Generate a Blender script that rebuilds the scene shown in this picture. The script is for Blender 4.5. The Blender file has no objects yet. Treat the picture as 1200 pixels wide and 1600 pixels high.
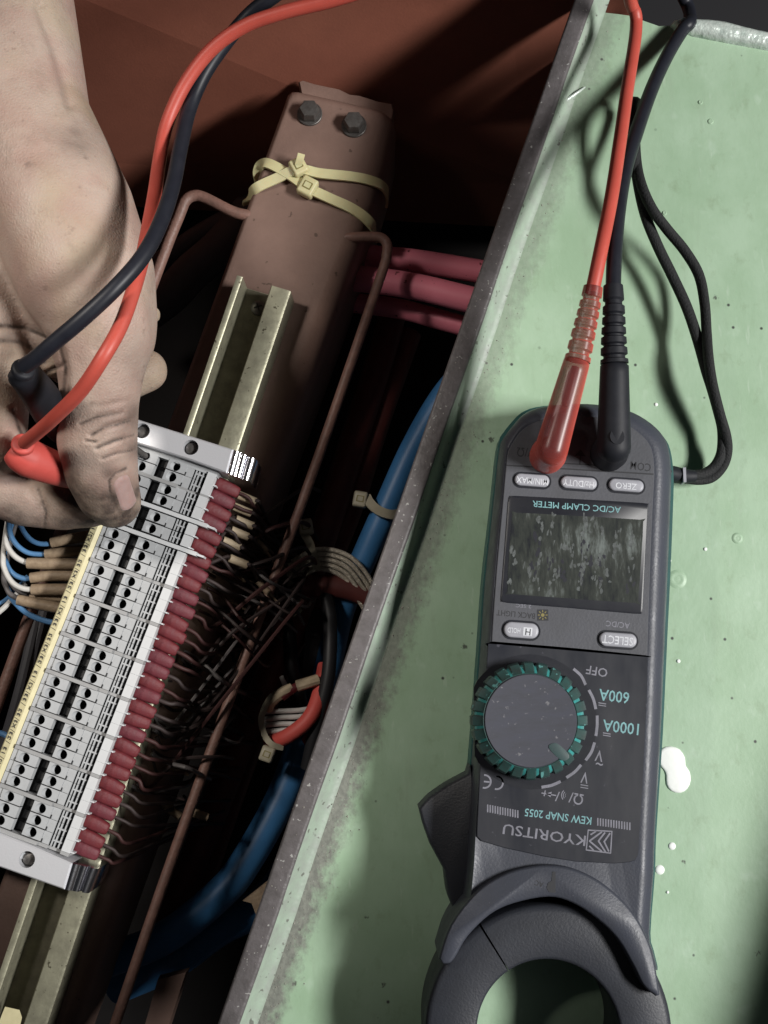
import bpy, bmesh, math, random
import numpy as np
from mathutils import Vector, Matrix
from mathutils.bvhtree import BVHTree
random.seed(7); np.random.seed(7)
C = bpy.context.scene.collection
MM = 0.001
# ------------------------------------------------------------------ camera, light, exposure (numbers in mm unless said)
F, H, TH = 1800.0, 409.0, math.radians(9)
cd = bpy.data.cameras.new('camera'); cam = bpy.data.objects.new('camera', cd); C.objects.link(cam)
cd.sensor_fit = 'VERTICAL'; cd.sensor_height = 24; cd.sensor_width = 18; cd.lens = 24*F/1600
cd.clip_start = 0.01; cd.clip_end = 20
cam.location = (0, 0, H*MM); cam.rotation_euler = (TH, 0, 0)
bpy.context.scene.camera = cam
w = bpy.data.worlds.new('World'); bpy.context.scene.world = w; w.use_nodes = True
bg = w.node_tree.nodes['Background']; bg.inputs[0].default_value = (0.8, 0.85, 1.0, 1); bg.inputs[1].default_value = 0.012

def lamp(name, loc, target, power, size, col, tube=None):
    l = bpy.data.lights.new(name, 'AREA'); l.shape = 'DISK'; l.size = size; l.energy = power; l.color = col
    if tube: l.shape = 'RECTANGLE'; l.size_y = tube
    o = bpy.data.objects.new(name, l); C.objects.link(o); o.location = loc
    o.rotation_euler = (Vector(target)-Vector(loc)).to_track_quat('-Z', 'Y').to_euler(); return o
lamp('work_lamp', (1.02, -0.09, 0.99), (0.0, 0.0, 0), 30.5, 0.46, (1.0, 0.98, 0.95), 0.18)      # a fluorescent tube to the right
l = bpy.data.lights.new('cabinet_fill_spot', 'SPOT'); l.energy = 12.5; l.shadow_soft_size = .05; l.spot_size = math.radians(32); l.spot_blend = .85; l.color = (1.0, .93, .85)
o = bpy.data.objects.new('cabinet_fill_spot', l); C.objects.link(o); o.location = (-.38, .26, .60)      # added fill from the left, its cone narrowed to spare the panel's shadow
o.rotation_euler = (Vector((-.048, .05, -.10))-Vector(o.location)).to_track_quat('-Z', 'Y').to_euler()
vs = bpy.context.scene.view_settings
vs.view_transform = 'Standard'; vs.look = 'None'; vs.exposure = 0; vs.gamma = 1; vs.use_curve_mapping = False

ct, st = math.cos(TH), math.sin(TH)
def P(px, py, z=0.0):
    """point (mm) at height z that the photograph shows at pixel px, py"""
    dx, dy = (px-600)/F, -(py-800)/F
    yy, zz = dy*ct+st, dy*st-ct
    t = (z-H)/zz
    return Vector((dx*t, yy*t, z))
def SC(z, py=800): return 1/(P(601, py, z)-P(600, py, z)).length      # px per mm
def unP(V):
    V = np.asarray(V, float).reshape(-1, 3)
    x, y, z = V[:, 0], V[:, 1], V[:, 2]-H
    yc = y*ct+z*st; zc = -y*st+z*ct
    return np.stack([600+F*x/(-zc), 800-F*yc/(-zc)], 1)

# ------------------------------------------------------------------ materials
MAT = {}
def mat(name, col, rough=0.5, metal=0.0, col2=None, nscale=150, namt=0.6, detail=4, bump=0, bscale=400, spec=0.4,
        speck=None, spscale=300, spth=0.12, sss=0, coat=0, alpha=1, trans=0, stretch=None, rvar=0.0):
    m = bpy.data.materials.new(name); m.use_nodes = True; MAT[name] = m
    nt = m.node_tree; N = nt.nodes; L = nt.links; b = N['Principled BSDF']
    b.inputs['Roughness'].default_value = rough; b.inputs['Metallic'].default_value = metal
    b.inputs['Specular IOR Level'].default_value = spec
    b.inputs['Base Color'].default_value = (*col, 1)
    b.inputs['Alpha'].default_value = alpha
    b.inputs['Transmission Weight'].default_value = trans
    if sss:
        b.inputs['Subsurface Weight'].default_value = sss; b.inputs['Subsurface Scale'].default_value = 0.003
        b.inputs['Subsurface Radius'].default_value = (1, .4, .25)
    if coat: b.inputs['Coat Weight'].default_value = coat
    tc = N.new('ShaderNodeTexCoord'); co = tc.outputs['Object']
    if stretch:
        mp = N.new('ShaderNodeMapping'); mp.inputs['Scale'].default_value = stretch; L.new(co, mp.inputs[0]); co2 = mp.outputs[0]
    else: co2 = co
    cur = None
    if col2:
        n = N.new('ShaderNodeTexNoise'); n.inputs['Scale'].default_value = nscale; n.inputs['Detail'].default_value = detail
        n.inputs['Roughness'].default_value = 0.65
        L.new(co2, n.inputs['Vector'])
        r = N.new('ShaderNodeMapRange'); r.inputs[1].default_value = 0.5-0.18; r.inputs[2].default_value = 0.5+0.22
        r.inputs[3].default_value = 0; r.inputs[4].default_value = namt; L.new(n.outputs[0], r.inputs[0])
        mx = N.new('ShaderNodeMix'); mx.data_type = 'RGBA'; mx.inputs[6].default_value = (*col, 1); mx.inputs[7].default_value = (*col2, 1)
        L.new(r.outputs[0], mx.inputs[0]); cur = mx.outputs[2]
        if rvar:
            rr = N.new('ShaderNodeMapRange'); rr.inputs[1].default_value = .3; rr.inputs[2].default_value = .7
            rr.inputs[3].default_value = rough-rvar; rr.inputs[4].default_value = rough+rvar
            L.new(n.outputs[0], rr.inputs[0]); L.new(rr.outputs[0], b.inputs['Roughness'])
    if speck:
        v = N.new('ShaderNodeTexNoise'); v.inputs['Scale'].default_value = spscale; v.inputs['Detail'].default_value = 2
        L.new(co, v.inputs['Vector'])
        r = N.new('ShaderNodeMapRange'); r.inputs[1].default_value = 0.76-spth; r.inputs[2].default_value = 0.8-spth
        L.new(v.outputs[0], r.inputs[0])
        mx = N.new('ShaderNodeMix'); mx.data_type = 'RGBA'; mx.inputs[7].default_value = (*speck, 1)
        if cur: L.new(cur, mx.inputs[6])
        else: mx.inputs[6].default_value = (*col, 1)
        L.new(r.outputs[0], mx.inputs[0]); cur = mx.outputs[2]
    if cur: L.new(cur, b.inputs['Base Color'])
    if bump:
        n = N.new('ShaderNodeTexNoise'); n.inputs['Scale'].default_value = bscale; n.inputs['Detail'].default_value = 3
        L.new(co2, n.inputs['Vector'])
        bp = N.new('ShaderNodeBump'); bp.inputs['Strength'].default_value = bump; bp.inputs['Distance'].default_value = 0.001
        L.new(n.outputs[0], bp.inputs['Height']); L.new(bp.outputs[0], b.inputs['Normal'])
    return m

mat('grey_rim', (.118, .108, .112), .47, col2=(.07, .064, .064), nscale=220, namt=.9, speck=(.30, .30, .29), spscale=700, spth=.075, bump=.25, bscale=500)
mat('rim_green', (.30, .385, .305), .45, col2=(.25, .265, .245), nscale=150, namt=.8, speck=(.13, .14, .12), spscale=400, spth=.10, bump=.2)
mat('chipped_silver', (.42, .50, .46), .35, .2, col2=(.65, .70, .66), nscale=260, namt=.9, bump=.8, bscale=300, coat=.3)
mat('white_paint', (.8, .82, .8), .4, bump=.1)
mat('grit_mat', (.16, .15, .14), .8, col2=(.5, .48, .42), nscale=900, namt=.7)
mat('brown_wall', (.275, .098, .064), .55, col2=(.21, .075, .05), nscale=25, namt=.8, bump=.08, bscale=900)
mat('dark_floor', (.010, .008, .008), .9, col2=(.006, .006, .006), nscale=60)
mat('beam_paint', (.215, .138, .112), .52, col2=(.155, .098, .08), nscale=60, namt=.7, speck=(.10, .065, .05), spscale=260, spth=.05, bump=.12, bscale=700)
mat('rod_paint', (.23, .125, .10), .5, col2=(.13, .08, .065), nscale=260, namt=.8, bump=.25, bscale=700)
mat('bolt_steel', (.13, .125, .12), .45, .6, col2=(.07, .06, .055), nscale=500, namt=.8, bump=.2)
mat('rail_zinc', (.36, .35, .255), .42, .55, col2=(.20, .19, .14), nscale=180, namt=.8, bump=.1, speck=(.1, .09, .06), spscale=500, spth=.09)
mat('rail_shade', (.13, .12, .082), .7, col2=(.07, .064, .046), nscale=160, namt=.9, bump=.3)
mat('aluminium', (.60, .61, .64), .36, .25, col2=(.6, .6, .63), nscale=400, namt=.6, bump=.06, bscale=1500)
mat('bright_metal', (.8, .8, .84), .16, 1.0, bump=.03, bscale=1200)
mat('terminal_plastic', (.415, .43, .445), .48, col2=(.345, .355, .365), nscale=200, namt=.7, bump=.05, bscale=900)
mat('plate_plastic', (.33, .335, .34), .5, col2=(.24, .24, .24), nscale=200, namt=.6)
mat('white_plastic', (.58, .595, .61), .4, col2=(.5, .51, .52), nscale=150, namt=.5)
mat('black_recess', (.012, .012, .013), .6)
mat('slot_dark', (.035, .035, .036), .5, col2=(.015, .015, .016), nscale=300)
mat('label_yellow', (.64, .585, .36), .45, col2=(.50, .45, .27), nscale=200, namt=.7)
mat('ink', (.03, .03, .035), .6)
mat('boot_red', (.125, .014, .017), .6, col2=(.10, .017, .024), nscale=300, namt=.8, bump=.2, bscale=700)
mat('boot_wine', (.125, .02, .03), .6, col2=(.085, .014, .02), nscale=300, namt=.8, bump=.2, bscale=700)
mat('wire_maroon', (.13, .034, .03), .55, col2=(.065, .02, .018), nscale=100)
mat('wire_dark', (.035, .024, .023), .6)
mat('wire_dusk', (.045, .016, .015), .6)
mat('marker_tan', (.30, .225, .15), .6, col2=(.17, .12, .08), nscale=350, namt=.9, bump=.25, bscale=600)
mat('marker_pale', (.46, .375, .26), .6, col2=(.30, .235, .155), nscale=350, namt=.7)
mat('wire_blue', (.09, .22, .42), .4, col2=(.07, .16, .30), nscale=200, namt=.7)
mat('wire_white', (.55, .54, .52), .4, col2=(.4, .39, .36), nscale=200, namt=.6)
mat('wire_grey', (.12, .11, .11), .5)
mat('cable_blue', (.045, .165, .36), .45, col2=(.032, .115, .25), nscale=60, namt=.7)
mat('cable_pink', (.74, .22, .29), .5, col2=(.64, .17, .225), nscale=60, namt=.7, speck=(.2, .05, .06), spscale=300, spth=.07)
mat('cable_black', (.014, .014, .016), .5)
mat('cable_grey', (.07, .068, .075), .6, col2=(.045, .045, .05), nscale=60)
mat('braid', (.75, .69, .58), .35, .25, col2=(.30, .26, .20), nscale=900, namt=.9, bump=.8, bscale=1400)
mat('tie_yellow', (.58, .54, .31), .45, col2=(.50, .455, .25), nscale=150, namt=.5, sss=.15)
mat('tie_white', (.40, .37, .28), .45, col2=(.3, .27, .2), nscale=200)
mat('red_rubber', (.47, .08, .058), .46, col2=(.38, .062, .045), nscale=90, namt=.7, sss=.15)
mat('red_clear', (.42, .06, .05), .3, alpha=.6, sss=.1)
mat('red_solid', (.50, .08, .066), .56, col2=(.48, .06, .05), nscale=160, namt=.7, bump=.08)
mat('plug_core', (.06, .045, .045), .4, .3)
mat('black_rubber', (.011, .012, .018), .45, spec=.3, col2=(.018, .02, .027), nscale=200, namt=.7)
mat('black_plug', (.009, .010, .014), .58, spec=.28, col2=(.018, .019, .025), nscale=200, bump=.05)
mat('strap_black', (.010, .011, .012), .75, bump=.4, bscale=1500)
mat('case_teal', (.020, .10, .092), .5, col2=(.025, .065, .065), nscale=120, namt=.7, bump=.05)
mat('case_grey', (.050, .055, .072), .46, col2=(.038, .041, .052), nscale=90, namt=.7, bump=.1, bscale=1300, speck=(.10, .10, .12), spscale=600, spth=.04, rvar=.08)
mat('face_grey', (.082, .085, .098), .5, col2=(.056, .058, .066), nscale=80, namt=.8, bump=.08, bscale=1200, rvar=.08)
mat('face_dark', (.018, .020, .027), .42, col2=(.029, .030, .036), nscale=60, namt=.8, speck=(.06, .06, .075), spscale=420, spth=.045, rvar=.1, stretch=(1, .35, 1))
mat('bezel', (.012, .013, .019), .38, col2=(.026, .028, .032), nscale=150)
mat('button_grey', (.33, .335, .37), .4, col2=(.26, .265, .30), nscale=250, namt=.6)
mat('print_white', (.62, .64, .68), .5, col2=(.35, .36, .40), nscale=500, namt=.6)
mat('print_grey', (.21, .21, .25), .5, col2=(.12, .12, .14), nscale=400, namt=.7)
mat('print_teal', (.20, .40, .42), .5, col2=(.12, .24, .26), nscale=400, namt=.7)
mat('print_dark', (.025, .026, .03), .6)
mat('print_amber', (.20, .17, .06), .6)
mat('dial_teal', (.026, .075, .07), .4, col2=(.032, .045, .043), nscale=200, namt=1, coat=.2, speck=(.10, .27, .26), spscale=330, spth=.09)
mat('dial_cap_grey', (.066, .069, .088), .45, col2=(.042, .044, .055), nscale=110, namt=1, detail=7, speck=(.15, .15, .165), spscale=650, spth=.085, stretch=(1, 3, 1), rvar=.1)
mat('dial_notch_lit', (.05, .30, .29), .3, col2=(.03, .16, .155), nscale=260, namt=.8, coat=.3)
mat('pointer_mark', (.04, .075, .075), .5, col2=(.05, .06, .068), nscale=400)
mat('jaw_dark', (.028, .031, .040), .5, col2=(.022, .024, .030), nscale=120, namt=.8, bump=.12, bscale=1500)
mat('nail', (.40, .28, .26), .33, col2=(.33, .215, .195), nscale=300, namt=.7, sss=.2, coat=.15)

m = mat('lcd_glass', (.046, .051, .045), .3); nt = m.node_tree; N = nt.nodes; L = nt.links; b = N['Principled BSDF']
tc = N.new('ShaderNodeTexCoord'); mp = N.new('ShaderNodeMapping'); mp.inputs['Scale'].default_value = (1, .22, 1); L.new(tc.outputs['Object'], mp.inputs[0])
n1 = N.new('ShaderNodeTexNoise'); n1.inputs['Scale'].default_value = 420; n1.inputs['Detail'].default_value = 6; n1.inputs['Roughness'].default_value = .72; L.new(mp.outputs[0], n1.inputs['Vector'])
n2 = N.new('ShaderNodeTexNoise'); n2.inputs['Scale'].default_value = 70; L.new(tc.outputs['Object'], n2.inputs['Vector'])
ad = N.new('ShaderNodeMath'); ad.operation = 'MULTIPLY_ADD'; ad.inputs[1].default_value = .5; L.new(n2.outputs[0], ad.inputs[0]); L.new(n1.outputs[0], ad.inputs[2])
cr = N.new('ShaderNodeValToRGB'); L.new(ad.outputs[0], cr.inputs[0]); e = cr.color_ramp.elements
e[0].position = .54; e[0].color = (.014, .015, .020, 1); e[1].position = .98; e[1].color = (.14, .16, .155, 1)
for p_, c_ in ((.66, (.026, .030, .028, 1)), (.80, (.042, .047, .042, 1))):
    k = e.new(p_); k.color = c_
L.new(cr.outputs[0], b.inputs['Base Color'])
mat('scuff_pale', (.17, .19, .19), .7, alpha=.6, col2=(.06, .066, .066), nscale=600, namt=1)
mat('scuff_dark', (.012, .013, .02), .5)
m = MAT['red_clear']; nt = m.node_tree; N = nt.nodes; L = nt.links; b = N['Principled BSDF']          # clear red plastic, dense at its rounded edges
lw = N.new('ShaderNodeLayerWeight'); lw.inputs[0].default_value = .42
cr = N.new('ShaderNodeMix'); cr.data_type = 'RGBA'; cr.inputs[6].default_value = (.15, .032, .03, 1); cr.inputs[7].default_value = (.66, .11, .08, 1)
L.new(lw.outputs['Facing'], cr.inputs[0]); L.new(cr.outputs[2], b.inputs['Base Color'])
mr = N.new('ShaderNodeMapRange'); mr.inputs[3].default_value = .62; mr.inputs[4].default_value = .95; L.new(lw.outputs['Facing'], mr.inputs[0]); L.new(mr.outputs[0], b.inputs['Alpha'])
# skin
m = mat('skin', (.45, .285, .225), .55, spec=.28); nt = m.node_tree; N = nt.nodes; L = nt.links; b = N['Principled BSDF']
b.inputs['Subsurface Weight'].default_value = .12; b.inputs['Subsurface Scale'].default_value = .003; b.inputs['Subsurface Radius'].default_value = (1, .4, .25)
tc = N.new('ShaderNodeTexCoord'); co = tc.outputs['Object']
def noise(sc, de=3, ro=.6, vec=co):
    n = N.new('ShaderNodeTexNoise'); n.inputs['Scale'].default_value = sc; n.inputs['Detail'].default_value = de; n.inputs['Roughness'].default_value = ro
    L.new(vec, n.inputs['Vector']); return n.outputs[0]
def ramp(src, a, b_, lo=0, hi=1):
    r = N.new('ShaderNodeMapRange'); r.inputs[1].default_value = a; r.inputs[2].default_value = b_; r.inputs[3].default_value = lo; r.inputs[4].default_value = hi
    L.new(src, r.inputs[0]); return r.outputs[0]
def mix(fac, a, b_):
    x = N.new('ShaderNodeMix'); x.data_type = 'RGBA'
    L.new(fac, x.inputs[0])
    for i, c in ((6, a), (7, b_)):
        if isinstance(c, tuple): x.inputs[i].default_value = (*c, 1)
        else: L.new(c, x.inputs[i])
    return x.outputs[2]
c = mix(ramp(noise(45), .38, .62), (.405, .315, .265), (.36, .25, .21))
c = mix(ramp(noise(28, 2), .5, .72, 0, .55), c, (.37, .305, .20))
att = N.new('ShaderNodeAttribute'); att.attribute_name = 'grime'
dm = N.new('ShaderNodeMath'); dm.operation = 'MULTIPLY'; L.new(att.outputs['Fac'], dm.inputs[0]); L.new(ramp(noise(160, 4), .3, .6, .45, 1), dm.inputs[1])
c = mix(dm.outputs[0], c, (.075, .056, .047))
c = mix(ramp(noise(130, 3), .66, .76, 0, .6), c, (.15, .105, .088))
c = mix(ramp(noise(60, 5, .75), .52, .70, 0, .45), c, (.23, .17, .14))
c = mix(ramp(noise(420, 2), .34, .22, 0, .5), c, (.20, .13, .11))
L.new(c, b.inputs['Base Color'])
vo = N.new('ShaderNodeTexVoronoi'); vo.inputs['Scale'].default_value = 800; vo.feature = 'DISTANCE_TO_EDGE'; L.new(co, vo.inputs['Vector'])
nb = noise(220, 4)
ma = N.new('ShaderNodeMath'); ma.operation = 'MULTIPLY_ADD'; L.new(nb, ma.inputs[0]); ma.inputs[1].default_value = 1.4; L.new(vo.outputs[0], ma.inputs[2])
bp = N.new('ShaderNodeBump'); bp.inputs['Strength'].default_value = .27; bp.inputs['Distance'].default_value = .0008
L.new(ma.outputs[0], bp.inputs['Height']); L.new(bp.outputs[0], b.inputs['Normal'])

# ------------------------------------------------------------------ geometry helpers (mm)
class G:
    def __init__(s): s.v = []; s.f = []; s.m = []
    def add(s, vs, fs, mi=0):
        o = len(s.v); s.v += [tuple(map(float, v)) for v in vs]; s.f += [tuple(i+o for i in f) for f in fs]; s.m += [mi]*len(fs); return s
    def loft(s, loops, cap0=True, cap1=True, mi=0, close=True):
        n = len(loops[0]); vs = [v for l in loops for v in l]; fs = []
        for k in range(len(loops)-1):
            for i in range(n if close else n-1):
                j = (i+1) % n; fs.append((k*n+i, k*n+j, (k+1)*n+j, (k+1)*n+i))
        if cap0: fs.append(tuple(reversed(range(n))))
        if cap1: fs.append(tuple(range((len(loops)-1)*n, len(loops)*n)))
        return s.add(vs, fs, mi)
    def prism(s, poly, layers, mi=0):
        poly = [Vector((p[0], p[1])) for p in poly]
        if area(poly) < 0: poly = poly[::-1]
        return s.loft([[(q.x, q.y, z) for q in inset(poly, d)] for d, z in layers], mi=mi)
    def tube(s, path, r, seg=10, res=6, mi=0, caps=True, flat=1.0):
        pts, rs = spline(path, r, res)
        return s.sweep(pts, rs, seg, mi, caps, flat)
    def sweep(s, pts, rs, seg=10, mi=0, caps=True, flat=1.0):
        n = len(pts); T = [(pts[min(i+1, n-1)]-pts[max(i-1, 0)]).normalized() for i in range(n)]
        up = Vector((0, 0, 1)); 
        if abs(T[0].z) > .9: up = Vector((0, 1, 0))
        a = T[0].cross(up).normalized(); loops = []
        for i in range(n):
            a = (a - T[i]*a.dot(T[i])).normalized(); bb = a.cross(T[i])
            loops.append([tuple(pts[i]+(a*math.cos(t)+bb*math.sin(t)*flat)*rs[i]) for t in [2*math.pi*k/seg for k in range(seg)]])
        if caps:
            for e_, sg in ((0, -1), (n-1, 1)):
                pass
        return s.loft(loops, caps, caps, mi)
    def ribbon(s, path, wd, th, res=6, mi=0, up=None):
        pts, _ = spline(path, 1, res); n = len(pts); loops = []
        for i in range(n):
            t = (pts[min(i+1, n-1)]-pts[max(i-1, 0)]).normalized()
            side = t.cross(Vector(up[min(i, len(up)-1)]) if up else Vector((0.25, 0, 1))).normalized(); nn = side.cross(t)
            loops.append([tuple(pts[i]+side*a*wd/2+nn*b_*th/2) for a, b_ in ((-1, -1), (1, -1), (1, 1), (-1, 1))])
        return s.loft(loops, mi=mi)
    def box(s, c, ex, ey, ez, bev=0, mi=0):
        c, ex, ey, ez = map(Vector, (c, ex, ey, ez))       # half axes
        p = [c+ex*a+ey*b_+ez*d for d in (-1, 1) for a, b_ in ((-1, -1), (1, -1), (1, 1), (-1, 1))]
        return s.add(p, [(3, 2, 1, 0), (4, 5, 6, 7), (0, 1, 5, 4), (1, 2, 6, 5), (2, 3, 7, 6), (3, 0, 4, 7)], mi)
    def lathe(s, c, prof, seg=24, mi=0, rad=None):
        c = Vector(c); loops = []
        for r, z in prof:
            loops.append([(c.x+r*(rad(k/seg, z) if rad else 1)*math.cos(2*math.pi*k/seg), c.y+r*(rad(k/seg, z) if rad else 1)*math.sin(2*math.pi*k/seg), c.z+z) for k in range(seg)])
        return s.loft(loops, mi=mi)
def area(p): return sum(p[i].x*p[(i+1) % len(p)].y-p[(i+1) % len(p)].x*p[i].y for i in range(len(p)))/2
def inset(poly, d):
    if d == 0: return poly
    out = []; n = len(poly)
    for i in range(n):
        a, b_, c_ = poly[i-1], poly[i], poly[(i+1) % n]
        e1 = (b_-a).normalized(); e2 = (c_-b_).normalized()
        n1 = Vector((-e1.y, e1.x)); n2 = Vector((-e2.y, e2.x)); q = n1+n2
        k = max(.35, (1+n1.dot(n2))/2)
        out.append(b_+q/2*d/k)
    return out
def spline(path, r, res=6):
    p = [Vector(v[:3]) for v in path]; n = len(p)
    rr = r if isinstance(r, (list, tuple)) else [r]*n
    if n == 2 or res <= 1: return p, list(rr)
    pts, rs = [], []
    for i in range(n-1):
        p0, p1, p2, p3 = p[max(i-1, 0)], p[i], p[i+1], p[min(i+2, n-1)]
        for k in range(res):
            t = k/res; t2, t3 = t*t, t*t*t
            pts.append(.5*((2*p1)+(p2-p0)*t+(2*p0-5*p1+4*p2-p3)*t2+(3*p1-p0-3*p2+p3)*t3)); rs.append(rr[i]*(1-t)+rr[i+1]*t)
    pts.append(p[-1]); rs.append(rr[-1]); return pts, rs
def PP(lst): return [P(*q) for q in lst]
def poly(lst, z): return [P(x, y, z) for x, y in lst]
def smoothpoly(pts, res=4):
    n = len(pts); out = []
    for i in range(n):
        p0, p1, p2, p3 = (Vector(pts[(i+k-1) % n]) for k in range(4))
        for k in range(res):
            t = k/res; t2, t3 = t*t, t*t*t
            out.append(.5*((2*p1)+(p2-p0)*t+(2*p0-5*p1+4*p2-p3)*t2+(3*p1-p0-3*p2+p3)*t3))
    return out
def rrect(c, ex, ey, hw, hh, r, n=5):
    c, ex, ey = Vector(c), Vector(ex), Vector(ey); o = []
    for cx, cy, a0 in ((hw-r, hh-r, 0), (-hw+r, hh-r, 90), (-hw+r, -hh+r, 180), (hw-r, -hh+r, 270)):
        for k in range(n+1):
            a = math.radians(a0+90*k/n); o.append(c+ex*(cx+r*math.cos(a))+ey*(cy+r*math.sin(a)))
    return o
BASE = {}
def thing(name, label, cat, loc, group=None, kind=None):
    o = bpy.data.objects.new(name, None); C.objects.link(o); o.empty_display_size = .01
    o.location = Vector(loc)*MM; BASE[o.name] = Vector(loc)
    if label: o['label'] = label
    if cat: o['category'] = cat
    if group: o['group'] = group
    if kind: o['kind'] = kind
    return o
def mesh_of(name, g, mats, base, smooth=35):
    me = bpy.data.meshes.new(name)
    b_ = np.array(base)
    me.from_pydata([tuple((np.array(v)-b_)*MM) for v in g.v], [], g.f)
    for k in (mats if isinstance(mats, (list, tuple)) else [mats]): me.materials.append(MAT[k])
    me.polygons.foreach_set('material_index', g.m)
    bm = bmesh.new(); bm.from_mesh(me); bmesh.ops.recalc_face_normals(bm, faces=bm.faces); bm.to_mesh(me); bm.free()
    if smooth:
        me.polygons.foreach_set('use_smooth', [True]*len(me.polygons)); me.set_sharp_from_angle(angle=math.radians(smooth))
    me.update(); return me
def part(name, g, mats, parent, smooth=35, label=None):
    base = BASE[parent.name]; me = mesh_of(name, g, mats, base, smooth)
    o = bpy.data.objects.new(name, me); C.objects.link(o); o.parent = parent; BASE[o.name] = base
    if label: o['label'] = label
    return o
def solo(name, g, mats, label=None, cat=None, group=None, kind=None, smooth=35):
    a = np.array(g.v); base = Vector(((a[:, 0].min()+a[:, 0].max())/2, (a[:, 1].min()+a[:, 1].max())/2, a[:, 2].min()))
    o = bpy.data.objects.new(name, mesh_of(name, g, mats, base, smooth)); C.objects.link(o); o.location = base*MM; BASE[o.name] = base
    for k, v in (('label', label), ('category', cat), ('group', group), ('kind', kind)):
        if v: o[k] = v
    return o
def cut(o, cutters):
    """boolean holes; cutters: list of G in mm"""
    base = BASE[o.name]; g = G()
    for c_ in cutters: g.add(c_.v, c_.f)
    me = mesh_of('hole_cutter', g, 'black_recess', base, 0)
    co_ = bpy.data.objects.new('hole_cutter', me); C.objects.link(co_)
    co_.parent = o.parent; 
    if not o.parent: co_.location = o.location
    md = o.modifiers.new('b', 'BOOLEAN'); md.operation = 'DIFFERENCE'; md.object = co_; md.solver = 'EXACT'
    dg = bpy.context.evaluated_depsgraph_get(); dg.update()
    nm = bpy.data.meshes.new_from_object(o.evaluated_get(dg)); o.modifiers.clear(); o.data = nm
    bpy.data.objects.remove(co_)
    nm.polygons.foreach_set('use_smooth', [True]*len(nm.polygons)); nm.set_sharp_from_angle(angle=math.radians(35))
_TC = {}
def text_geo(s):
    if s in _TC: return _TC[s]
    cu = bpy.data.curves.new('t', 'FONT'); cu.body = s; cu.size = 1; cu.offset = .009; cu.resolution_u = 2
    o = bpy.data.objects.new('t', cu); C.objects.link(o)
    dg = bpy.context.evaluated_depsgraph_get(); dg.update()
    me = bpy.data.meshes.new_from_object(o.evaluated_get(dg))
    v = np.array([x.co[:] for x in me.vertices]); f = [tuple(p.vertices) for p in me.polygons]
    bpy.data.objects.remove(o); bpy.data.curves.remove(cu); bpy.data.meshes.remove(me)
    _TC[s] = (v, f); return v, f
def text(s, p0, p1, hpx, z, m, parent, name='lettering'):
    """letters from pixel p0 (start of baseline) to p1 (end), printed at height z"""
    v, f = text_geo(s); a, b_ = P(*p0, z), P(*p1, z); ex = (b_-a); Ln = ex.length; ex.normalize(); ey = Vector((-ex.y, ex.x, 0))
    x0, x1 = v[:, 0].min(), v[:, 0].max(); y0, y1 = v[:, 1].min(), v[:, 1].max()
    h = hpx/SC(z, p0[1]); a = a-ey*h/2
    g = G(); g.add([a+ex*((q[0]-x0)/(x1-x0)*Ln)+ey*((q[1]-y0)/(y1-y0)*h) for q in v], f)
    return part(name, g, m, parent, 0)

# ------------------------------------------------------------------ the green panel and its raised rim
LA, LB = P(897, 0, 8), P(340, 1600, 8)          # outer upper edge of the rim
ld = (LB-LA).normalized(); ln = Vector((-ld.y, ld.x, 0))       # along rim (down the picture), to the right of it
if ln.x < 0: ln = -ln
# panel material with dirt gathered along the rim
m = mat('panel_green', (.30, .46, .35), .42); nt = m.node_tree; N = nt.nodes; L = nt.links; b = N['Principled BSDF']
tc = N.new('ShaderNodeTexCoord'); co = tc.outputs['Object']
c = mix(ramp(noise(14, 4), .35, .68), (.335, .465, .335), (.275, .40, .27))
c = mix(ramp(noise(42, 5, .7), .56, .74, 0, .5), c, (.215, .29, .185))
c = mix(ramp(noise(30, 3), .62, .75, 0, .5), c, (.42, .54, .43))
mp = N.new('ShaderNodeMapping'); mp.inputs['Scale'].default_value = (1, .16, 1); mp.inputs['Rotation'].default_value = (0, 0, .33); L.new(co, mp.inputs[0])
c = mix(ramp(noise(150, 4, .7, mp.outputs[0]), .56, .74, 0, .32), c, (.25, .33, .235))
c = mix(ramp(noise(420, 3, .6, mp.outputs[0]), .66, .74, 0, .4), c, (.44, .54, .44))
vo = N.new('ShaderNodeTexVoronoi'); vo.inputs['Scale'].default_value = 68; L.new(co, vo.inputs['Vector'])
wn = N.new('ShaderNodeMath'); wn.operation = 'MULTIPLY_ADD'; wn.inputs[1].default_value = -.22; L.new(noise(330, 3), wn.inputs[0]); L.new(vo.outputs['Distance'], wn.inputs[2])
sel = N.new('ShaderNodeSeparateColor'); L.new(vo.outputs['Color'], sel.inputs[0])
k1 = N.new('ShaderNodeMath'); k1.operation = 'MULTIPLY'; L.new(ramp(wn.outputs[0], -.035, -.075), k1.inputs[0]); L.new(ramp(sel.outputs[0], .30, .35), k1.inputs[1])
c = mix(k1.outputs[0], c, (.09, .11, .085))
vo2 = N.new('ShaderNodeTexVoronoi'); vo2.inputs['Scale'].default_value = 140; L.new(co, vo2.inputs['Vector'])
sel2 = N.new('ShaderNodeSeparateColor'); L.new(vo2.outputs['Color'], sel2.inputs[0])
k2 = N.new('ShaderNodeMath'); k2.operation = 'MULTIPLY'; L.new(ramp(vo2.outputs['Distance'], .10, .05), k2.inputs[0]); L.new(ramp(sel2.outputs[1], .62, .66), k2.inputs[1])
c = mix(k2.outputs[0], c, (.05, .055, .05))
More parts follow.
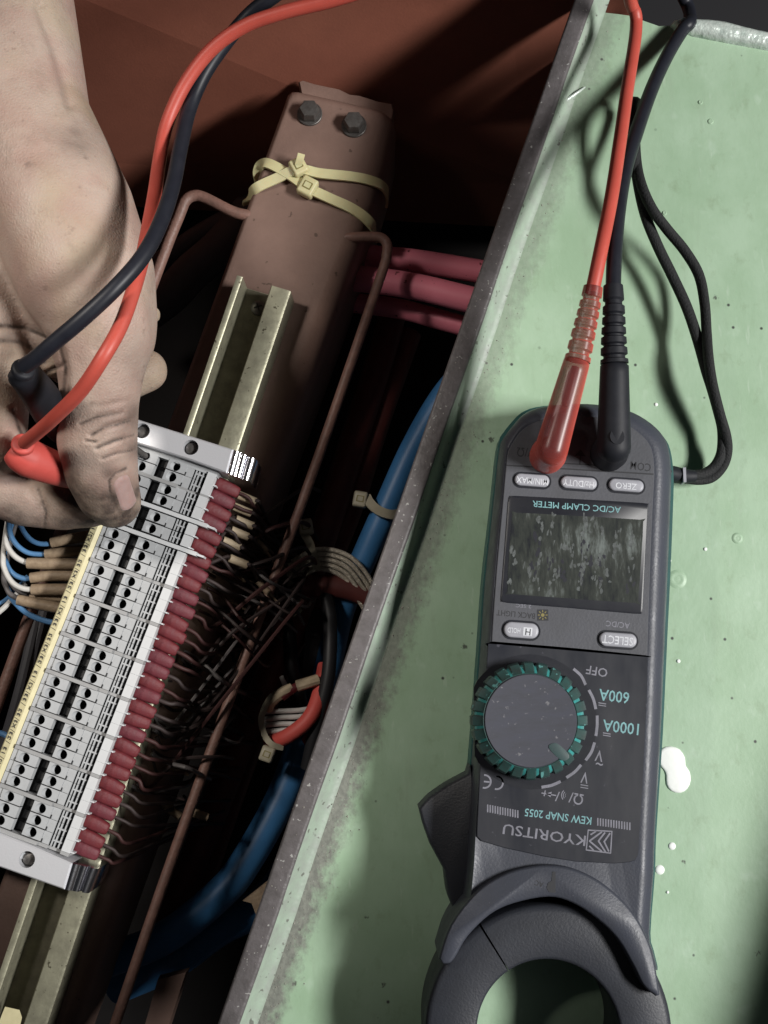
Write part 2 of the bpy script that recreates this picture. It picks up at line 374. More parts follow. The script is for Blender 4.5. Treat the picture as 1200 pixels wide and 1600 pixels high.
# distance from the rim, ragged by noise
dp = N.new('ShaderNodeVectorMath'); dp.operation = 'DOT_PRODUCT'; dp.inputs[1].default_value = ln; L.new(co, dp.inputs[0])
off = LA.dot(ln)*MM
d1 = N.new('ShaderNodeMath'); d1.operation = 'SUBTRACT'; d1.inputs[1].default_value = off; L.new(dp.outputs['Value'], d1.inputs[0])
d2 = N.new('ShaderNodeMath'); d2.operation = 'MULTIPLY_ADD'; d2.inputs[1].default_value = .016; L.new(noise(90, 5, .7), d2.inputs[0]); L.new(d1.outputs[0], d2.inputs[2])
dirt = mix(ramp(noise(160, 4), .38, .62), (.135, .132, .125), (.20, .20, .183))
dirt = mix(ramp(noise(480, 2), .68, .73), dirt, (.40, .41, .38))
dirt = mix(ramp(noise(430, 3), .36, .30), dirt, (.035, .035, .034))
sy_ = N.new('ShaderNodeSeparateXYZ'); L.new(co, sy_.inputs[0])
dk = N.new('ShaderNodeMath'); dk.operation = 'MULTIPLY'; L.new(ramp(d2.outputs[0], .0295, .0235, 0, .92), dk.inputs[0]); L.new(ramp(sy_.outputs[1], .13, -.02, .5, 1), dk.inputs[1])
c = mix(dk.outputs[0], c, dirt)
L.new(c, b.inputs['Base Color'])
bp = N.new('ShaderNodeBump'); bp.inputs['Strength'].default_value = .07; bp.inputs['Distance'].default_value = .001; L.new(noise(150, 4), bp.inputs['Height']); L.new(bp.outputs[0], b.inputs['Normal'])

panel = thing('steel_panel', None, None, (0, 0, 0), kind='structure')
g = G()
top = [(905, 5), (933, 10), (947, 20), (965, 22), (987, 25), (1007, 33), (1030, 41), (1045, 40), (1056, 46), (1090, 50), (1140, 58), (1200, 68), (1500, 110)]
i0 = LA+ln*11-ld*0; 
pl = [P(x, y, 0) for x, y in top] + [P(1500, 1800, 0)] + [Vector(((LB+ld*40+ln*9).x, (LB+ld*40+ln*9).y, 0)), Vector(((LA+ln*9).x, (LA+ln*9).y, 0))]
pl2 = [Vector((q.x, q.y)) for q in pl]
g.prism(pl2, [(0, -2.5), (0, 0)])
part('sheet', g, 'panel_green', panel, 0)
def rimrow(prof, s0=-30, s1=60, n=24, mi=0):
    g = G(); Ltot = (LB-LA).length; loops = []
    for k in range(n+1):
        o = LA+ld*(s0+(Ltot+s1-s0)*k/n); wob = .18*math.sin(k*1.7)
        loops.append([tuple(Vector((o.x, o.y, 0))+ln*(t+ (wob if t > 3 else 0))+Vector((0, 0, z))) for t, z in prof])
    return g, loops
g, lo = rimrow([(0, -34), (0, 7.2), (.35, 7.8), (1, 8), (5.6, 8), (6.3, 7.9), (7.0, 7.3), (7.0, 3), (2.5, 2.6), (2.5, -34)])
g.loft(lo); part('rim', g, 'grey_rim', panel, 50)
g, lo = rimrow([(7.0, 7.3), (7.6, 6.5), (8.6, 4.2), (9.6, 1.8), (11.0, .35), (12.5, .02), (9.5, -.5), (7.0, 3)])
g.loft(lo); part('rim_slope', g, 'rim_green', panel, 60)
# chipped bright edge, blisters, paint drops, grit
g = G()
g.prism(poly([(1050, 34), (1056, 27), (1072, 22), (1085, 25), (1110, 26), (1135, 29), (1160, 36), (1185, 42), (1200, 45), (1400, 75), (1400, 100), (1200, 71), (1150, 62), (1088, 50), (1075, 44), (1060, 43)], 3.4),
        [(0, -2), (0, 1.2), (.8, 2.6), (2.0, 3.4)]); part('edge_trim', g, 'chipped_silver', panel, 60)
def drop(lst, name='paint_drop', z=.7):
    g = G(); g.prism(lst, [(0, 0.002), (.05, z*.5), (.5, z*.85), (1.0, z)]); part(name, g, 'white_paint', panel, 60)
def circ(px, py, r, z, n=20, j=0): return [P(px+r*math.cos(6.2832*k/n)*(1+j*math.sin(3*k)), py+r*math.sin(6.2832*k/n)*(1+j*math.cos(2*k)), z) for k in range(n)]
drop(smoothpoly(poly([(1028, 1180), (1035, 1169), (1048, 1166), (1062, 1171), (1070, 1184), (1071, 1196), (1077, 1205), (1079, 1219), (1074, 1232), (1063, 1239), (1049, 1236), (1041, 1226), (1040, 1211), (1037, 1203), (1030, 1194)], 0), 2))
for x, y, r in ((1050, 1322, 6), (1031, 1359, 7.5), (1043, 1394, 2.4), (1060, 1033, 3.2), (1046, 876, 3), (1102, 858, 3), (1025, 632, 3)):
    g = G(); s_ = SC(0, y); c_ = P(x, y, 0); g.lathe((c_.x, c_.y, .002), [(r/s_, 0), (r/s_*.9, .25), (r/s_*.45, .4)], 14); part('paint_drop', g, 'white_paint', panel, 60)
for x, y, r in ((1058, 905, 15), (1152, 841, 9), (1094, 160, 4), (1038, 333, 4), (1110, 190, 5)):
    g = G(); s_ = SC(0, y); c_ = P(x, y, 0); R = r/s_
    g.lathe((c_.x, c_.y, 0), [(R, .003), (R*.8, .28), (R*.6, .42), (R*.45, .3), (R*.25, .36)], 18); part('paint_blister', g, 'panel_green', panel, 70)
g = G(); g.tube(PP([(874, 166, .4), (890, 153, 1.3), (903, 144, 1.2), (914, 136, .5)]), [.5, .7, .6, .3], 6, 4); part('weld_bead', g, 'chipped_silver', panel, 60)
g = G()
for k in range(520):
    u = random.random()**.7; o = LA+ld*(u*(LB-LA).length); t = 11.5+abs(random.gauss(0, 4.5))
    if random.random() < .12: t = random.uniform(1, 5.5)
    z0 = 8 if t < 7 else 0
    if 7 < t < 11: continue
    r = random.uniform(.12, .42)*(1.6 if random.random() < .06 else 1); q = o+ln*t
    a = random.random()*6
    vs_ = [(q.x+r*math.cos(a+j*2.1)*random.uniform(.7, 1.2), q.y+r*math.sin(a+j*2.1)*random.uniform(.7, 1.2), z0-.02) for j in range(3)]+[(q.x, q.y, z0+r*.8)]
    g.add(vs_, [(0, 2, 1), (0, 1, 3), (1, 2, 3), (2, 0, 3)])
gr = part('grit', g, 'grit_mat', panel, 0); gr['kind'] = 'stuff'

# ------------------------------------------------------------------ the cavity left of the panel: sloping wall, floor, side walls
def slab(name, quad, th, m, n=Vector((0, 0, -1))):
    g = G(); q = [Vector(v) for v in quad]; d = (q[1]-q[0]).cross(q[2]-q[0]).normalized()
    if d.z > 0: d = -d
    g.loft([q, [v+d*th for v in q]]); return solo(name, g, m, kind='structure', smooth=0)
slab('cabinet_wall', [P(-150, -110, 0), P(1000, -110, 0), P(990, 366, -172), P(-200, 300, -172)], 3, 'brown_wall')
slab('cabinet_floor', [P(-400, -100, -215), P(1100, -100, -215), P(1100, 1900, -215), P(-400, 1900, -215)], 3, 'dark_floor')
g = G(); x0, x1, y0, y1 = -230, -226, -330, 320
g.box((-232, 0, -110), (2, 0, 0), (0, 330, 0), (0, 0, 110)); solo('cabinet_side', g, 'dark_floor', kind='structure', smooth=0)
g = G(); g.box((0, -330, -110), (230, 0, 0), (0, 2, 0), (0, 0, 110)); solo('cabinet_end', g, 'dark_floor', kind='structure', smooth=0)
# unseen upright added just right of the view to cast the corner's shadow
g = G(); a = P(1200, 1370, 0); q0 = a+ld*-260+Vector((66, 0, 0)); q1 = a+ld*300+Vector((66, 0, 0)); e_ = ln*3
g.loft([[(p.x, p.y, z) for p in (q0, q1, q1+e_, q0+e_)] for z in (0.01, 76)]); solo('corner_shade_blocker', g, 'panel_green', kind='structure', smooth=0)
# dark recess beyond the panel's upper edge
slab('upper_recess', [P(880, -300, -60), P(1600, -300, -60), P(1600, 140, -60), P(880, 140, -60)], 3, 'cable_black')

# ------------------------------------------------------------------ brown beam with bolts and wire handles
bd = (P(270, 660, -72)-P(455, 155, -72)).normalized()
beam = thing('support_beam', 'brown painted steel beam carrying the metal rail, bolted at its upper end', 'beam', P(450, 400, -114))
g = G()
bo = [(447, 166), (450, 156), (457, 150), (466, 150), (530, 164), (586, 177), (604, 183), (615, 192), (618, 206), (606, 262), (590, 318), (560, 406), (522, 515), (219, 1335), (160, 1500), (70, 1745), (-109, 1740), (0, 1393), (270, 655)]
bi = [(450, 169), (453, 160), (459, 154), (467, 154), (530, 168), (572, 178), (583, 182), (589, 189), (591, 199), (577, 245), (560, 297), (532, 378), (494, 480), (191, 1300), (132, 1465), (42, 1710), (-105, 1740), (4, 1393), (274, 655)]
bo, bi = poly(bo, -76), poly(bi, -66); LL = lambda u, z: [(p.x*(1-u)+q.x*u, p.y*(1-u)+q.y*u, z) for p, q in zip(bo, bi)]
g.loft([LL(0, -119), LL(0, -77), LL(.06, -73.5), LL(.22, -70), LL(.5, -67.4), LL(.78, -66.3), LL(1, -66)]); part('channel', g, 'beam_paint', beam, 60)
g = G(); g.prism(poly([(466, 127), (473, 124), (492, 130), (530, 138), (546, 146), (562, 148), (590, 157), (613, 161), (616, 172), (611, 200), (466, 172), (471, 152), (469, 140)], -72), [(0, -88), (0, -73), (.6, -72)]); part('mounting_tab', g, 'beam_paint', beam, 40)
for x, y in ((485, 177), (554, 195)):
    s_ = SC(-64); c_ = P(x-1, y+2, -66); w_ = G(); w_.lathe((c_.x, c_.y, -66), [(21/s_, -.2), (21/s_, .9), (20/s_, 1.1)], 24)
    bolt = part('bolt', w_, 'bolt_steel', beam)
    hx = G(); hx.lathe((c_.x, c_.y, -65), [(17/s_, 0), (17/s_, 4), (15/s_, 4.9), (13/s_, 5)], 6); part('bolt_head', hx, 'bolt_steel', bolt, 30)
def rod(pts, r): 
    g = G(); g.tube(PP(pts), r, 10, 8); return part('wire_handle', g, 'rod_paint', beam, 60)
rod([(532, 372, -69), (545, 371, -68), (575, 370, -68), (594, 371, -68), (604, 380, -68), (604, 398, -68), (592, 440, -69), (490, 735, -72), (376, 1045, -76), (262, 1361, -74), (180, 1600, -72), (140, 1712, -72)], 2.25)
rod([(400, 338, -69), (384, 336, -68), (362, 330, -68), (320, 309, -68), (303, 306, -68), (290, 314, -68), (280, 337, -69), (240, 440, -72), (45, 965, -76), (-40, 1200, -76)], 2.5)
for x, y in ((390, 340), (541, 368)):
    g = G(); c_ = P(x, y, -68.5); g.lathe(c_, [(3.6, -3), (3.4, 0), (2.4, 1.6), (1.0, 2.2)], 12, rad=lambda u, z: 1+.14*math.sin(19*u)+.1*math.sin(43*u)); part('weld', g, 'beam_paint', beam, 70)

# zip ties crossing over the beam
def tie(path, wd, head, ang, m, label, tail=None, hs=1.0, group=None, th=1.1):
    a = P(*head); t = thing('cable_tie', label, 'cable tie', a, group)
    g = G(); g.ribbon(PP(path), wd, th, 8); part('band', g, m, t, 50)
    ex = Vector((math.cos(ang), math.sin(ang), 0)); ey = Vector((-ex.y, ex.x, 0))
    g = G(); r = rrect(a, ex, ey, 4.2*hs, 3.7*hs, 1.2*hs, 4); g.prism(r, [(.3, a.z-1.5), (0, a.z-.8), (0, a.z+2.2), (.5, a.z+3), (1, a.z+3.2)])
    h_ = part('head', g, m, t, 50)
    g = G(); g.prism(rrect(a, ex, ey, 1.7*hs, 2.0*hs, .2, 2), [(0, a.z+3.21), (0, a.z+3.24)]); part('slot', g, 'print_amber', h_, 0)
    g = G(); g.prism(rrect(a, ex, ey, 1.2*hs, 1.4*hs, .2, 2), [(0, a.z+3.25), (0, a.z+3.5)]); part('pawl', g, m, h_, 0)
    if tail:
        g = G(); q = PP(tail); g.ribbon(q, 3.4*hs, 1.2, 4); part('tail', g, m, t, 50)
    return t
tie([(404, 283, -76), (403, 270, -70), (408, 258, -66), (420, 256, -63.5), (450, 272, -62.8), (482, 294, -62), (515, 310, -63.5), (548, 325, -64.5), (570, 340, -66.5), (584, 356, -72), (588, 372, -84)], 4.6, (481, 294, -63), math.radians(62), 'tie_yellow', 'pale yellow cable tie with its head showing a slot, lower one on the beam')
tie([(386, 318, -80), (392, 304, -70), (402, 293, -65), (432, 279, -63.5), (466, 265, -61), (500, 271, -62.5), (548, 276, -64), (578, 282, -65.5), (598, 291, -71), (605, 303, -78), (604, 318, -88)], 4.4, (467, 263, -62), math.radians(118), 'tie_yellow', 'pale yellow cable tie with ragged cut end sticking up on the beam', tail=[(466, 258, -59), (469, 248, -57), (471, 240, -56)], hs=.92)

# ------------------------------------------------------------------ metal rail
ra, rb = P(411, 442, -52), P(22+(-35), 1700, -52)
rd = (rb-ra).normalized(); rn = Vector((-rd.y, rd.x, 0)); rn = rn if rn.x > 0 else -rn
rail = thing('mounting_rail', 'yellowish zinc hat rail with two bright ridges running under the terminals', 'rail', P(411, 442, -59))
prof = [(-11.4, -52), (-9.6, -52), (-9.0, -52.4), (-8.6, -65.4), (3.2, -65.4), (3.6, -52.4), (4.0, -52), (11.2, -52), (12.2, -52.6), (12.6, -66.4), (11.4, -66.4), (11, -53.4), (5, -53.2), (4.6, -66.6), (-9.7, -66.6), (-10.2, -53.2), (-11.4, -53.2)]
g = G(); loops = []
Lr = (rb-ra).length
for s_ in (0, Lr*.33, Lr*.66, Lr): loops.append([tuple(Vector((ra.x, ra.y, 0))+rd*s_+rn*t+Vector((0, 0, z))) for t, z in prof])
g.loft(loops); part('hat_profile', g, 'rail_zinc', rail, 40)
g = G(); fz = -65.25; g.loft([[tuple(Vector((ra.x, ra.y, 0))+rd*q+rn*t+Vector((0, 0, z))) for t, z in ((-8.5, fz-.1), (-8.4, fz+.05), (3.0, fz+.05), (3.1, fz-.1))] for q in (.3, Lr*.5, Lr)]); part('channel_shade', g, 'rail_shade', rail, 0)  # darker sheet that paints the channel's shade onto the rail floor
c_ = P(404, 482, -65.2); g = G(); g.lathe(c_, [(3.3, 0), (3.2, 1.2), (2.2, 2.1), (.8, 2.4)], 18)
sc_ = part('screw', g, 'bolt_steel', rail, 40)
for a in (0.3, 0.3+math.pi/2):
    g = G(); g.box((c_.x, c_.y, c_.z+2.3), (1.8*math.cos(a), 1.8*math.sin(a), 0), (-.25*math.sin(a), .25*math.cos(a), 0), (0, 0, .25)); part('slot', g, 'black_recess', sc_, 0)
g = G(); g.prism(poly([(2, 1588), (8, 1573), (30, 1578), (34, 1590), (26, 1625), (-8, 1615)], -51.6), [(0, -51.9), (0, -51.5)]); part('paper_label', g, 'label_yellow', rail, 0)

# ------------------------------------------------------------------ terminal strip
ZT = -40.0
O = P(178.6, 834.5, ZT); O7 = P(15, 1245, ZT)
es = (O7-O).normalized(); et = Vector((-es.y, es.x, 0)); GP = (O7-O).length/7
if et.x < 0: et = -et
ROT = math.atan2(et.y, et.x)
PIT = GP*.303; PLT = GP-3*PIT
def S(t, s, z): return Vector((O.x, O.y, 0))+et*(t-10.2)+es*s+Vector((0, 0, z))
strip = thing('terminal_strip', 'long light grey terminal strip with rows of round holes and aluminium end clamps', 'terminal strip', S(20, 80, -72))
SB = BASE[strip.name]
def hole_cell(g, t0, t1, h, tc_, r, z=0, dep=7, n=16):
    hh = h/2; ring = []; k = n//4
    cor = [(t1, -hh), (t1, hh), (t0, hh), (t0, -hh)]
    for i in range(4):
        a, b_ = cor[i], cor[(i+1) % 4]
        for j in range(k): ring.append((a[0]+(b_[0]-a[0])*j/k, a[1]+(b_[1]-a[1])*j/k))
    cir = []
    for i in range(n):
        a = math.atan2(-1, 1)+2*math.pi*i/n; cir.append((tc_+r*math.cos(a), r*math.sin(a)))
    L0 = [(x, y, z) for x, y in ring]; L1 = [(tc_-.4+(x-tc_)*1.1, y*1.03, z) for x, y in cir]
    L2 = [(tc_+.1+(x-tc_)*.86, y*.98, z-2.2) for x, y in cir]; L3 = [(tc_+(x-tc_)*.8+.2, y*.85, z-dep) for x, y in cir]
    skirt = [(x, y, z-4) for x, y in ring]
    g.loft([skirt, L0, L1, L2], False, False)
    g.loft([L2, L3], False, True, mi=1)
def bar(g, t0, t1, y0, y1, z0, z1, mi=0):
    g.box(((t0+t1)/2, (y0+y1)/2, (z0+z1)/2), ((t1-t0)/2, 0, 0), (0, (y1-y0)/2, 0), (0, 0, (z1-z0)/2), mi=mi)
def block_geo():
    g = G(); h = PIT*.965
    bar(g, 4.8, 27.5, -h/2, h/2, -20, -7.2); bar(g, 27.5, 39.6, -h/2, h/2, -20, -3.45)
    hole_cell(g, 6.8, 15.15, h, 10.3, 1.9)
    hole_cell(g, 19.7, 27.4, h, 23.3, 1.9)
    bar(g, 4.8, 6.75, -h/2, h/2, -8, -.5)
    bar(g, 27.42, 30.6, -h/2, h/2, -8, -.35)
    bar(g, 15.2, 19.65, -h/2, h/2, -8, -5.5, 1)              # black slot floor
    bar(g, 16.3, 18.6, -h*.32, h*.32, -5.5, -4.6, 2)
    # slit zone: thin ridges running along the strip with cross ticks
    bar(g, 30.62, 36.1, -h/2, h/2, -3.4, -2.3, 1)
    for t in (31.3, 32.5, 34.2): bar(g, t, t+.55, -h/2, h/2, -2.3, -.5)
    bar(g, 31.3, 35.2, -.28, .28, -2.3, -.55)
    bar(g, 36.15, 39.6, -PIT/2+.03, PIT/2-.03, -7, .5, 3)
    bar(g, 39.6, 40.9, -h*.5, -h*.38, -12, -1.0, 3)
    # hooked gaps beside the holes (thin dark slits)
    bar(g, 19.4, 27.9, -h/2-.02, -h/2+.30, -2, .03, 1); bar(g, 27.6, 27.9, -h/2+.28, -h/2+1.5, -2, .03, 1)
    bar(g, 6.6, 15.5, -h/2-.02, -h/2+.26, -2, .03, 1); bar(g, 6.6, 6.9, -h/2+.24, -h/2+1.4, -2, .03, 1)
    return g
me = mesh_of('terminal_block', block_geo(), ['terminal_plastic', 'black_recess', 'slot_dark', 'white_plastic'], (0, 0, 0), 35)
rows = []
for gidx in range(8):
    for k in range(3): rows.append((gidx*GP+k*PIT, gidx, k))
for j, q in enumerate((-2.19, -1.89, -1.535, -1.23, -.77, -.455)): rows.append((q*GP, -3+j//2, j % 2))   # three pairs above
top_s = -2.36*GP
rows.sort()
def place(meobj, name, s_, parent=strip):
    o = bpy.data.objects.new(name, meobj); C.objects.link(o); o.parent = parent
    o.location = (S(0, s_, ZT)-SB)*MM; o.rotation_euler = (0, 0, ROT); BASE[o.name] = SB; return o
for r_ in rows:
    b_ = place(me, 'terminal_block', r_[0])
g = G(); bar(g, 5.2, 26.6, -PLT*.5, PLT*.5, -20, .85); bar(g, 26.6, 30.6, -PLT*.46, PLT*.46, -20, -.38); bar(g, 30.6, 36.1, -PLT*.46, PLT*.46, -20, -1.6); bar(g, 36.15, 39.5, -PLT*.44, PLT*.44, -20, .42)
pm = mesh_of('end_plate', g, 'plate_plastic', (0, 0, 0), 0)
g = G(); bar(g, 5.0, 43.5, -.8, .8, -26, .75); bar(g, 43.5, 46.5, -.4, .4, -20, -.3)
pl_ = mesh_of('end_plate', g, 'white_plastic', (0, 0, 0), 0)
for gi in range(8): place(pm, 'end_plate', gi*GP+2.5*PIT+PLT*.5)
place(pl_, 'end_plate', -.225*GP); place(pl_, 'end_plate', -1.0*GP); place(pm, 'end_plate', -1.71*GP)
# yellow label strip with one printed tile per row
g = G(); s_end = 7*GP+3.4*PIT
g.loft([[tuple(S(t, q, ZT+z)) for t, z in ((0, -2.5), (4.6, -2.5), (4.6, -.3), (3.2, .9), (.6, .2), (0, -.8))] for q in (-PIT*.62, s_end)])
lab = part('label_strip', g, 'label_yellow', strip, 25)
tx = ['13', 'X2', '33', '32', 'X3', '23']
for gi in range(8):
    for k in range(3):
        q = gi*GP+k*PIT; g = G(); a_ = S(.9, q+PIT*.5, ZT+.62); b2 = S(3.1, q+PIT*.62, ZT+1.0)
        d_ = (b2-a_).normalized(); e_ = es*.09
        g.add([a_-e_, a_+e_, b2+e_, b2-e_], [(0, 1, 2, 3)])
        v, f = text_geo(tx[(gi*3+k) % 6]); w_ = v[:, 0].max()
        g.add([S(1.1+1.5*(q2[1]/.72), q+PIT*.36-3.2*(q2[0]/w_), ZT+.70+.35*(q2[1])) for q2 in v], f)
        part('lettering', g, 'ink', lab, 0)
# end clamps
def clamp(outline, holes, ribs0, ribs1, z):
    g = G(); g.prism(poly(outline, z), [(0, z-21), (0, z-.6), (.5, z)]); o = part('end_clamp', g, 'aluminium', strip, 40)
    cs = []
    for x, y in holes:
        c_ = P(x, y, z); k = G(); k.lathe((c_.x, c_.y, z-6), [(3.05, 0), (3.05, 8)], 24); cs.append(k)
    cut(o, cs)
    for x, y in holes:
        c_ = P(x, y, z-5.5); c_ = Vector((P(x, y, z).x, P(x, y, z).y, z-6)); k = G(); k.lathe(c_, [(2.8, -.2), (2.8, 2.6), (2.3, 3.5), (1.2, 3.9)], 20); h_ = part('screw', k, 'bolt_steel', o, 40)
        k = G(); a = random.random()*3; k.box((c_.x, c_.y, c_.z+3.95), (2.1*math.cos(a), 2.1*math.sin(a), 0), (-.3*math.sin(a), .3*math.cos(a), 0), (0, 0, .15)); 
    # bright ribbed end that drops away
    k = G(); a0, a1 = P(*ribs0[0], z), P(*ribs0[1], z); b0, b1 = P(*ribs1[0], z-4), P(*ribs1[1], z-4)
    n = 26; lo = []
    for i in range(n+1):
        u = i/n; p0, p1 = a0.lerp(b0, u), a1.lerp(b1, u); dz = -.3+.75*abs(math.sin(u*math.pi*3.0))**.6-(1.8 if .60 < u < .70 else 0)
        p0 = p0+Vector((0, 0, dz-.3)); p1 = p1+Vector((0, 0, dz-.3))
        lo.append([tuple(p0), tuple(p1), (p1.x, p1.y, z-26), (p0.x, p0.y, z-26)])
    k.loft(lo); part('ribbed_end', k, 'bright_metal', o, 70)
clamp([(118, 622), (202, 651), (364, 702), (354, 739), (296, 718), (210, 691), (100, 655)], [(222, 673), (298, 699)], [(364, 702), (354, 739)], [(401, 718), (391, 752)], -35.5)
clamp([(-80, 1276), (0, 1302), (60, 1326), (112, 1349), (100, 1390), (0, 1355), (-90, 1322)], [(42, 1343)], [(112, 1349), (100, 1390)], [(153, 1358), (138, 1396)], -36.5)
g = G(); g.box(S(22, 7*GP+3.9*PIT, -46), et*17.5, es*1.2, (0, 0, 6.8)); part('closing_plate', g, 'terminal_plastic', strip, 0)
g = G(); g.box(S(20, top_s+.2, -47), et*20, es*1.0, (0, 0, 6.8)); part('closing_plate', g, 'terminal_plastic', strip, 0)

# red booted wires on the right of the strip
def wire_end(i): return P(430+random.gauss(0, 14), 905+random.gauss(0, 22), -118)
BP = (rows[-1][0]-rows[0][0])/(len(rows)-1)
for i, r_ in enumerate(rows):
    sj = rows[0][0]+i*BP+random.gauss(0, .16); a = S(39.9, sj, -46.5+random.gauss(0, .4))
    t = thing('red_wire', {0: 'uppermost red booted wire, just under the ribbed end of the upper aluminium clamp', len(rows)-1: 'lowermost red booted wire, next to the lower aluminium clamp'}.get(i, 'maroon wire in a red boot plugged into the right side of the terminal strip'), 'wire', a, 'red booted wires along the terminal strip')
    d = (et+es*random.gauss(.10, .035)+Vector((0, 0, random.gauss(-.22, .04)))).normalized(); Lb = 9.4+random.gauss(0, .3)
    g = G(); up_ = Vector((0, 0, 1)); sd_ = d.cross(up_).normalized(); up_ = sd_.cross(d); lo_ = []
    hw, hh = BP*.53, 2.3
    for u, k in ((-1, .9), (0, .98), (.4, 1), (3.6, 1.0), (6.4, .94), (Lb-.7, .84), (Lb, .62)):
        lo_.append([tuple(a+d*u+sd_*(hw*k*math.copysign(abs(math.cos(t))**.55, math.cos(t)))+up_*(hh*k*math.copysign(abs(math.sin(t))**.7, math.sin(t))-.22*max(u, 0)*.3)) for t in [2*math.pi*(j+.5)/14 for j in range(14)]])
    g.loft(lo_); part('boot', g, 'boot_red' if random.random() < .7 else 'boot_wine', t, 50)
    g = G(); b2 = a+d*Lb
    tgt = P(468-5.2*i, 862+15.5*i, -118)
    tgt += Vector((random.gauss(0, 4), random.gauss(0, 7), random.gauss(0, 5)))
    mid = b2+et*random.uniform(7, 11)+es*random.uniform(1, 6)+Vector((0, 0, -11))
    mid = b2+d*random.uniform(7, 10)+es*random.uniform(-1, 3)+Vector((0, 0, -5)); g.tube([b2-d*1.5, b2+d*4, mid, mid.lerp(tgt, .45)+Vector((0, 0, -3)), tgt], random.uniform(.7, .9), 7, 5); part('wire', g, 'wire_dusk' if random.random() < .7 else 'wire_dark', t, 60)
    if 0 < i < 7 :
        q0, q1 = mid.lerp(b2+d*3, .75), mid.lerp(b2+d*3, -.05)
        if i < 7:
            tp = [(385, 778), (378, 796), (381, 816), (374, 833), (361, 849), (372, 877)][i-1]
            q0 = P(tp[0]-13, tp[1]-5, -51); q1 = P(tp[0]+14, tp[1]+6, -54)
            dq = (q1-q0).normalized(); g = G(); g.tube([b2-d, q0-dq*1.5, q0, q0.lerp(q1, .5), q1, q1+dq*2, q1.lerp(tgt, .5)+Vector((0, 0, -6)), tgt], .8, 6, 4); part('marked_wire', g, 'wire_dark', t, 60)
        g = G(); g.sweep([q0, q0.lerp(q1, .5), q1], [1.75]*3, 10); part('marker_tube', g, 'marker_pale', t, 40)

# tan sleeves with blue and white wires on the left of the strip
def sleeved(x1, y1, x0, y0, wp, wm, label, r=2.1, z=-50):
    t = thing('sleeved_wire', label, 'wire', P(x1, y1, z), 'tan sleeved wires left of the strip')
    g = G(); a = P(x1+14, y1-3, z-1); b2 = P(x0, y0, z); md = a.lerp(b2, .5)+Vector((0, random.gauss(0, .3), .5))
    g.tube([a, md, b2], [r, r*1.04, r*.97], 12, 5); part('sleeve', g, 'marker_tan', t, 50)
    g = G(); g.tube([b2+(md-b2).normalized()*3]+PP(wp), r*.50, 8, 8); part('wire', g, wm, t, 60)
sleeved(136, 838, 80, 848, [(70, 850, -50), (52, 846, -50), (38, 832, -51), (30, 812, -54), (30, 780, -60)], 'wire_blue', 'blue wire in the uppermost tan sleeve beside the yellow label strip')
sleeved(126, 861, 71, 866, [(60, 866, -51), (40, 862, -50), (22, 846, -49), (14, 822, -50), (16, 780, -58)], 'wire_blue', 'blue wire in the shorter, second tan sleeve under the fingers', z=-51)
sleeved(118, 884, 43, 880, [(36, 877, -51), (20, 866, -50), (10, 848, -50), (12, 824, -52), (22, 780, -60)], 'wire_white', 'bright white wire curving into the longest tan sleeve', r=2.3, z=-51)
sleeved(110, 903, 48, 903, [(38, 904, -54), (20, 896, -55), (10, 880, -55), (8, 856, -56), (24, 800, -64)], 'wire_blue', 'blue wire looping low into the fourth tan sleeve', r=2.2, z=-53)
sleeved(102, 924, 50, 921, [(38, 920, -52), (20, 911, -52), (8, 892, -52), (5, 868, -53), (14, 800, -60)], 'wire_white', 'white wire looping into the stubby tan sleeve just under the fourth one', r=2.3, z=-53)
sleeved(98, 938, 48, 930, [(36, 926, -58), (22, 918, -60), (12, 898, -60), (14, 860, -62), (30, 800, -66)], 'wire_grey', 'dull grey wire in a tan sleeve second from the bottom of the bundle', r=1.9, z=-57)
sleeved(90, 955, 28, 937, [(18, 930, -57), (10, 918, -58), (6, 900, -60), (12, 850, -64), (26, 800, -68)], 'wire_grey', 'grey wire in the lowest tan sleeve of the bundle', r=2.2, z=-55)
g = G(); g.tube(PP([(95, 975, -58), (70, 970, -58), (45, 960, -57), (26, 944, -57), (14, 925, -60), (8, 880, -66), (20, 800, -74)]), 1.15, 8, 8)
solo('blue_wire', g, 'wire_blue', 'bare blue wire running below all the tan sleeves', 'wire')
g = G(); g.tube(PP([(40, 912, -62), (20, 935, -60), (0, 955, -60), (-40, 985, -60)]), 1.1, 8, 6); solo('white_wire', g, 'wire_white', 'white wire leaving the picture at the left edge below the sleeves', 'wire')
g = G(); g.tube(PP([(44, 900, -64), (18, 930, -63), (-2, 945, -62), (-40, 970, -62)]), 1.0, 8, 6); solo('blue_wire', g, 'wire_blue', 'thin blue wire leaving the left edge beside a white one', 'wire')
g = G(); g.tube(PP([(-30, 1150, -70), (2, 1146, -66), (24, 1160, -64)]), 1.2, 8, 6); solo('blue_wire', g, 'wire_blue', 'short blue wire end at the left edge beside the middle of the label strip', 'wire')
for k, (a, b2, c3, lb) in enumerate((((58, 960), (30, 1080), (0, 1180), 'dark grey cable hanging at the left edge, thinner and right of a brown bar'), ((75, 930), (55, 1010), (30, 1120), 'dark grey cable close beside the yellow label strip'))):
    g = G(); g.tube(PP([(*a, -105), (*b2, -108), (*c3, -115), (c3[0]-40, c3[1]+120, -120)]), 2.4, 10, 6); solo('grey_cable', g, 'cable_grey', lb, 'cable')

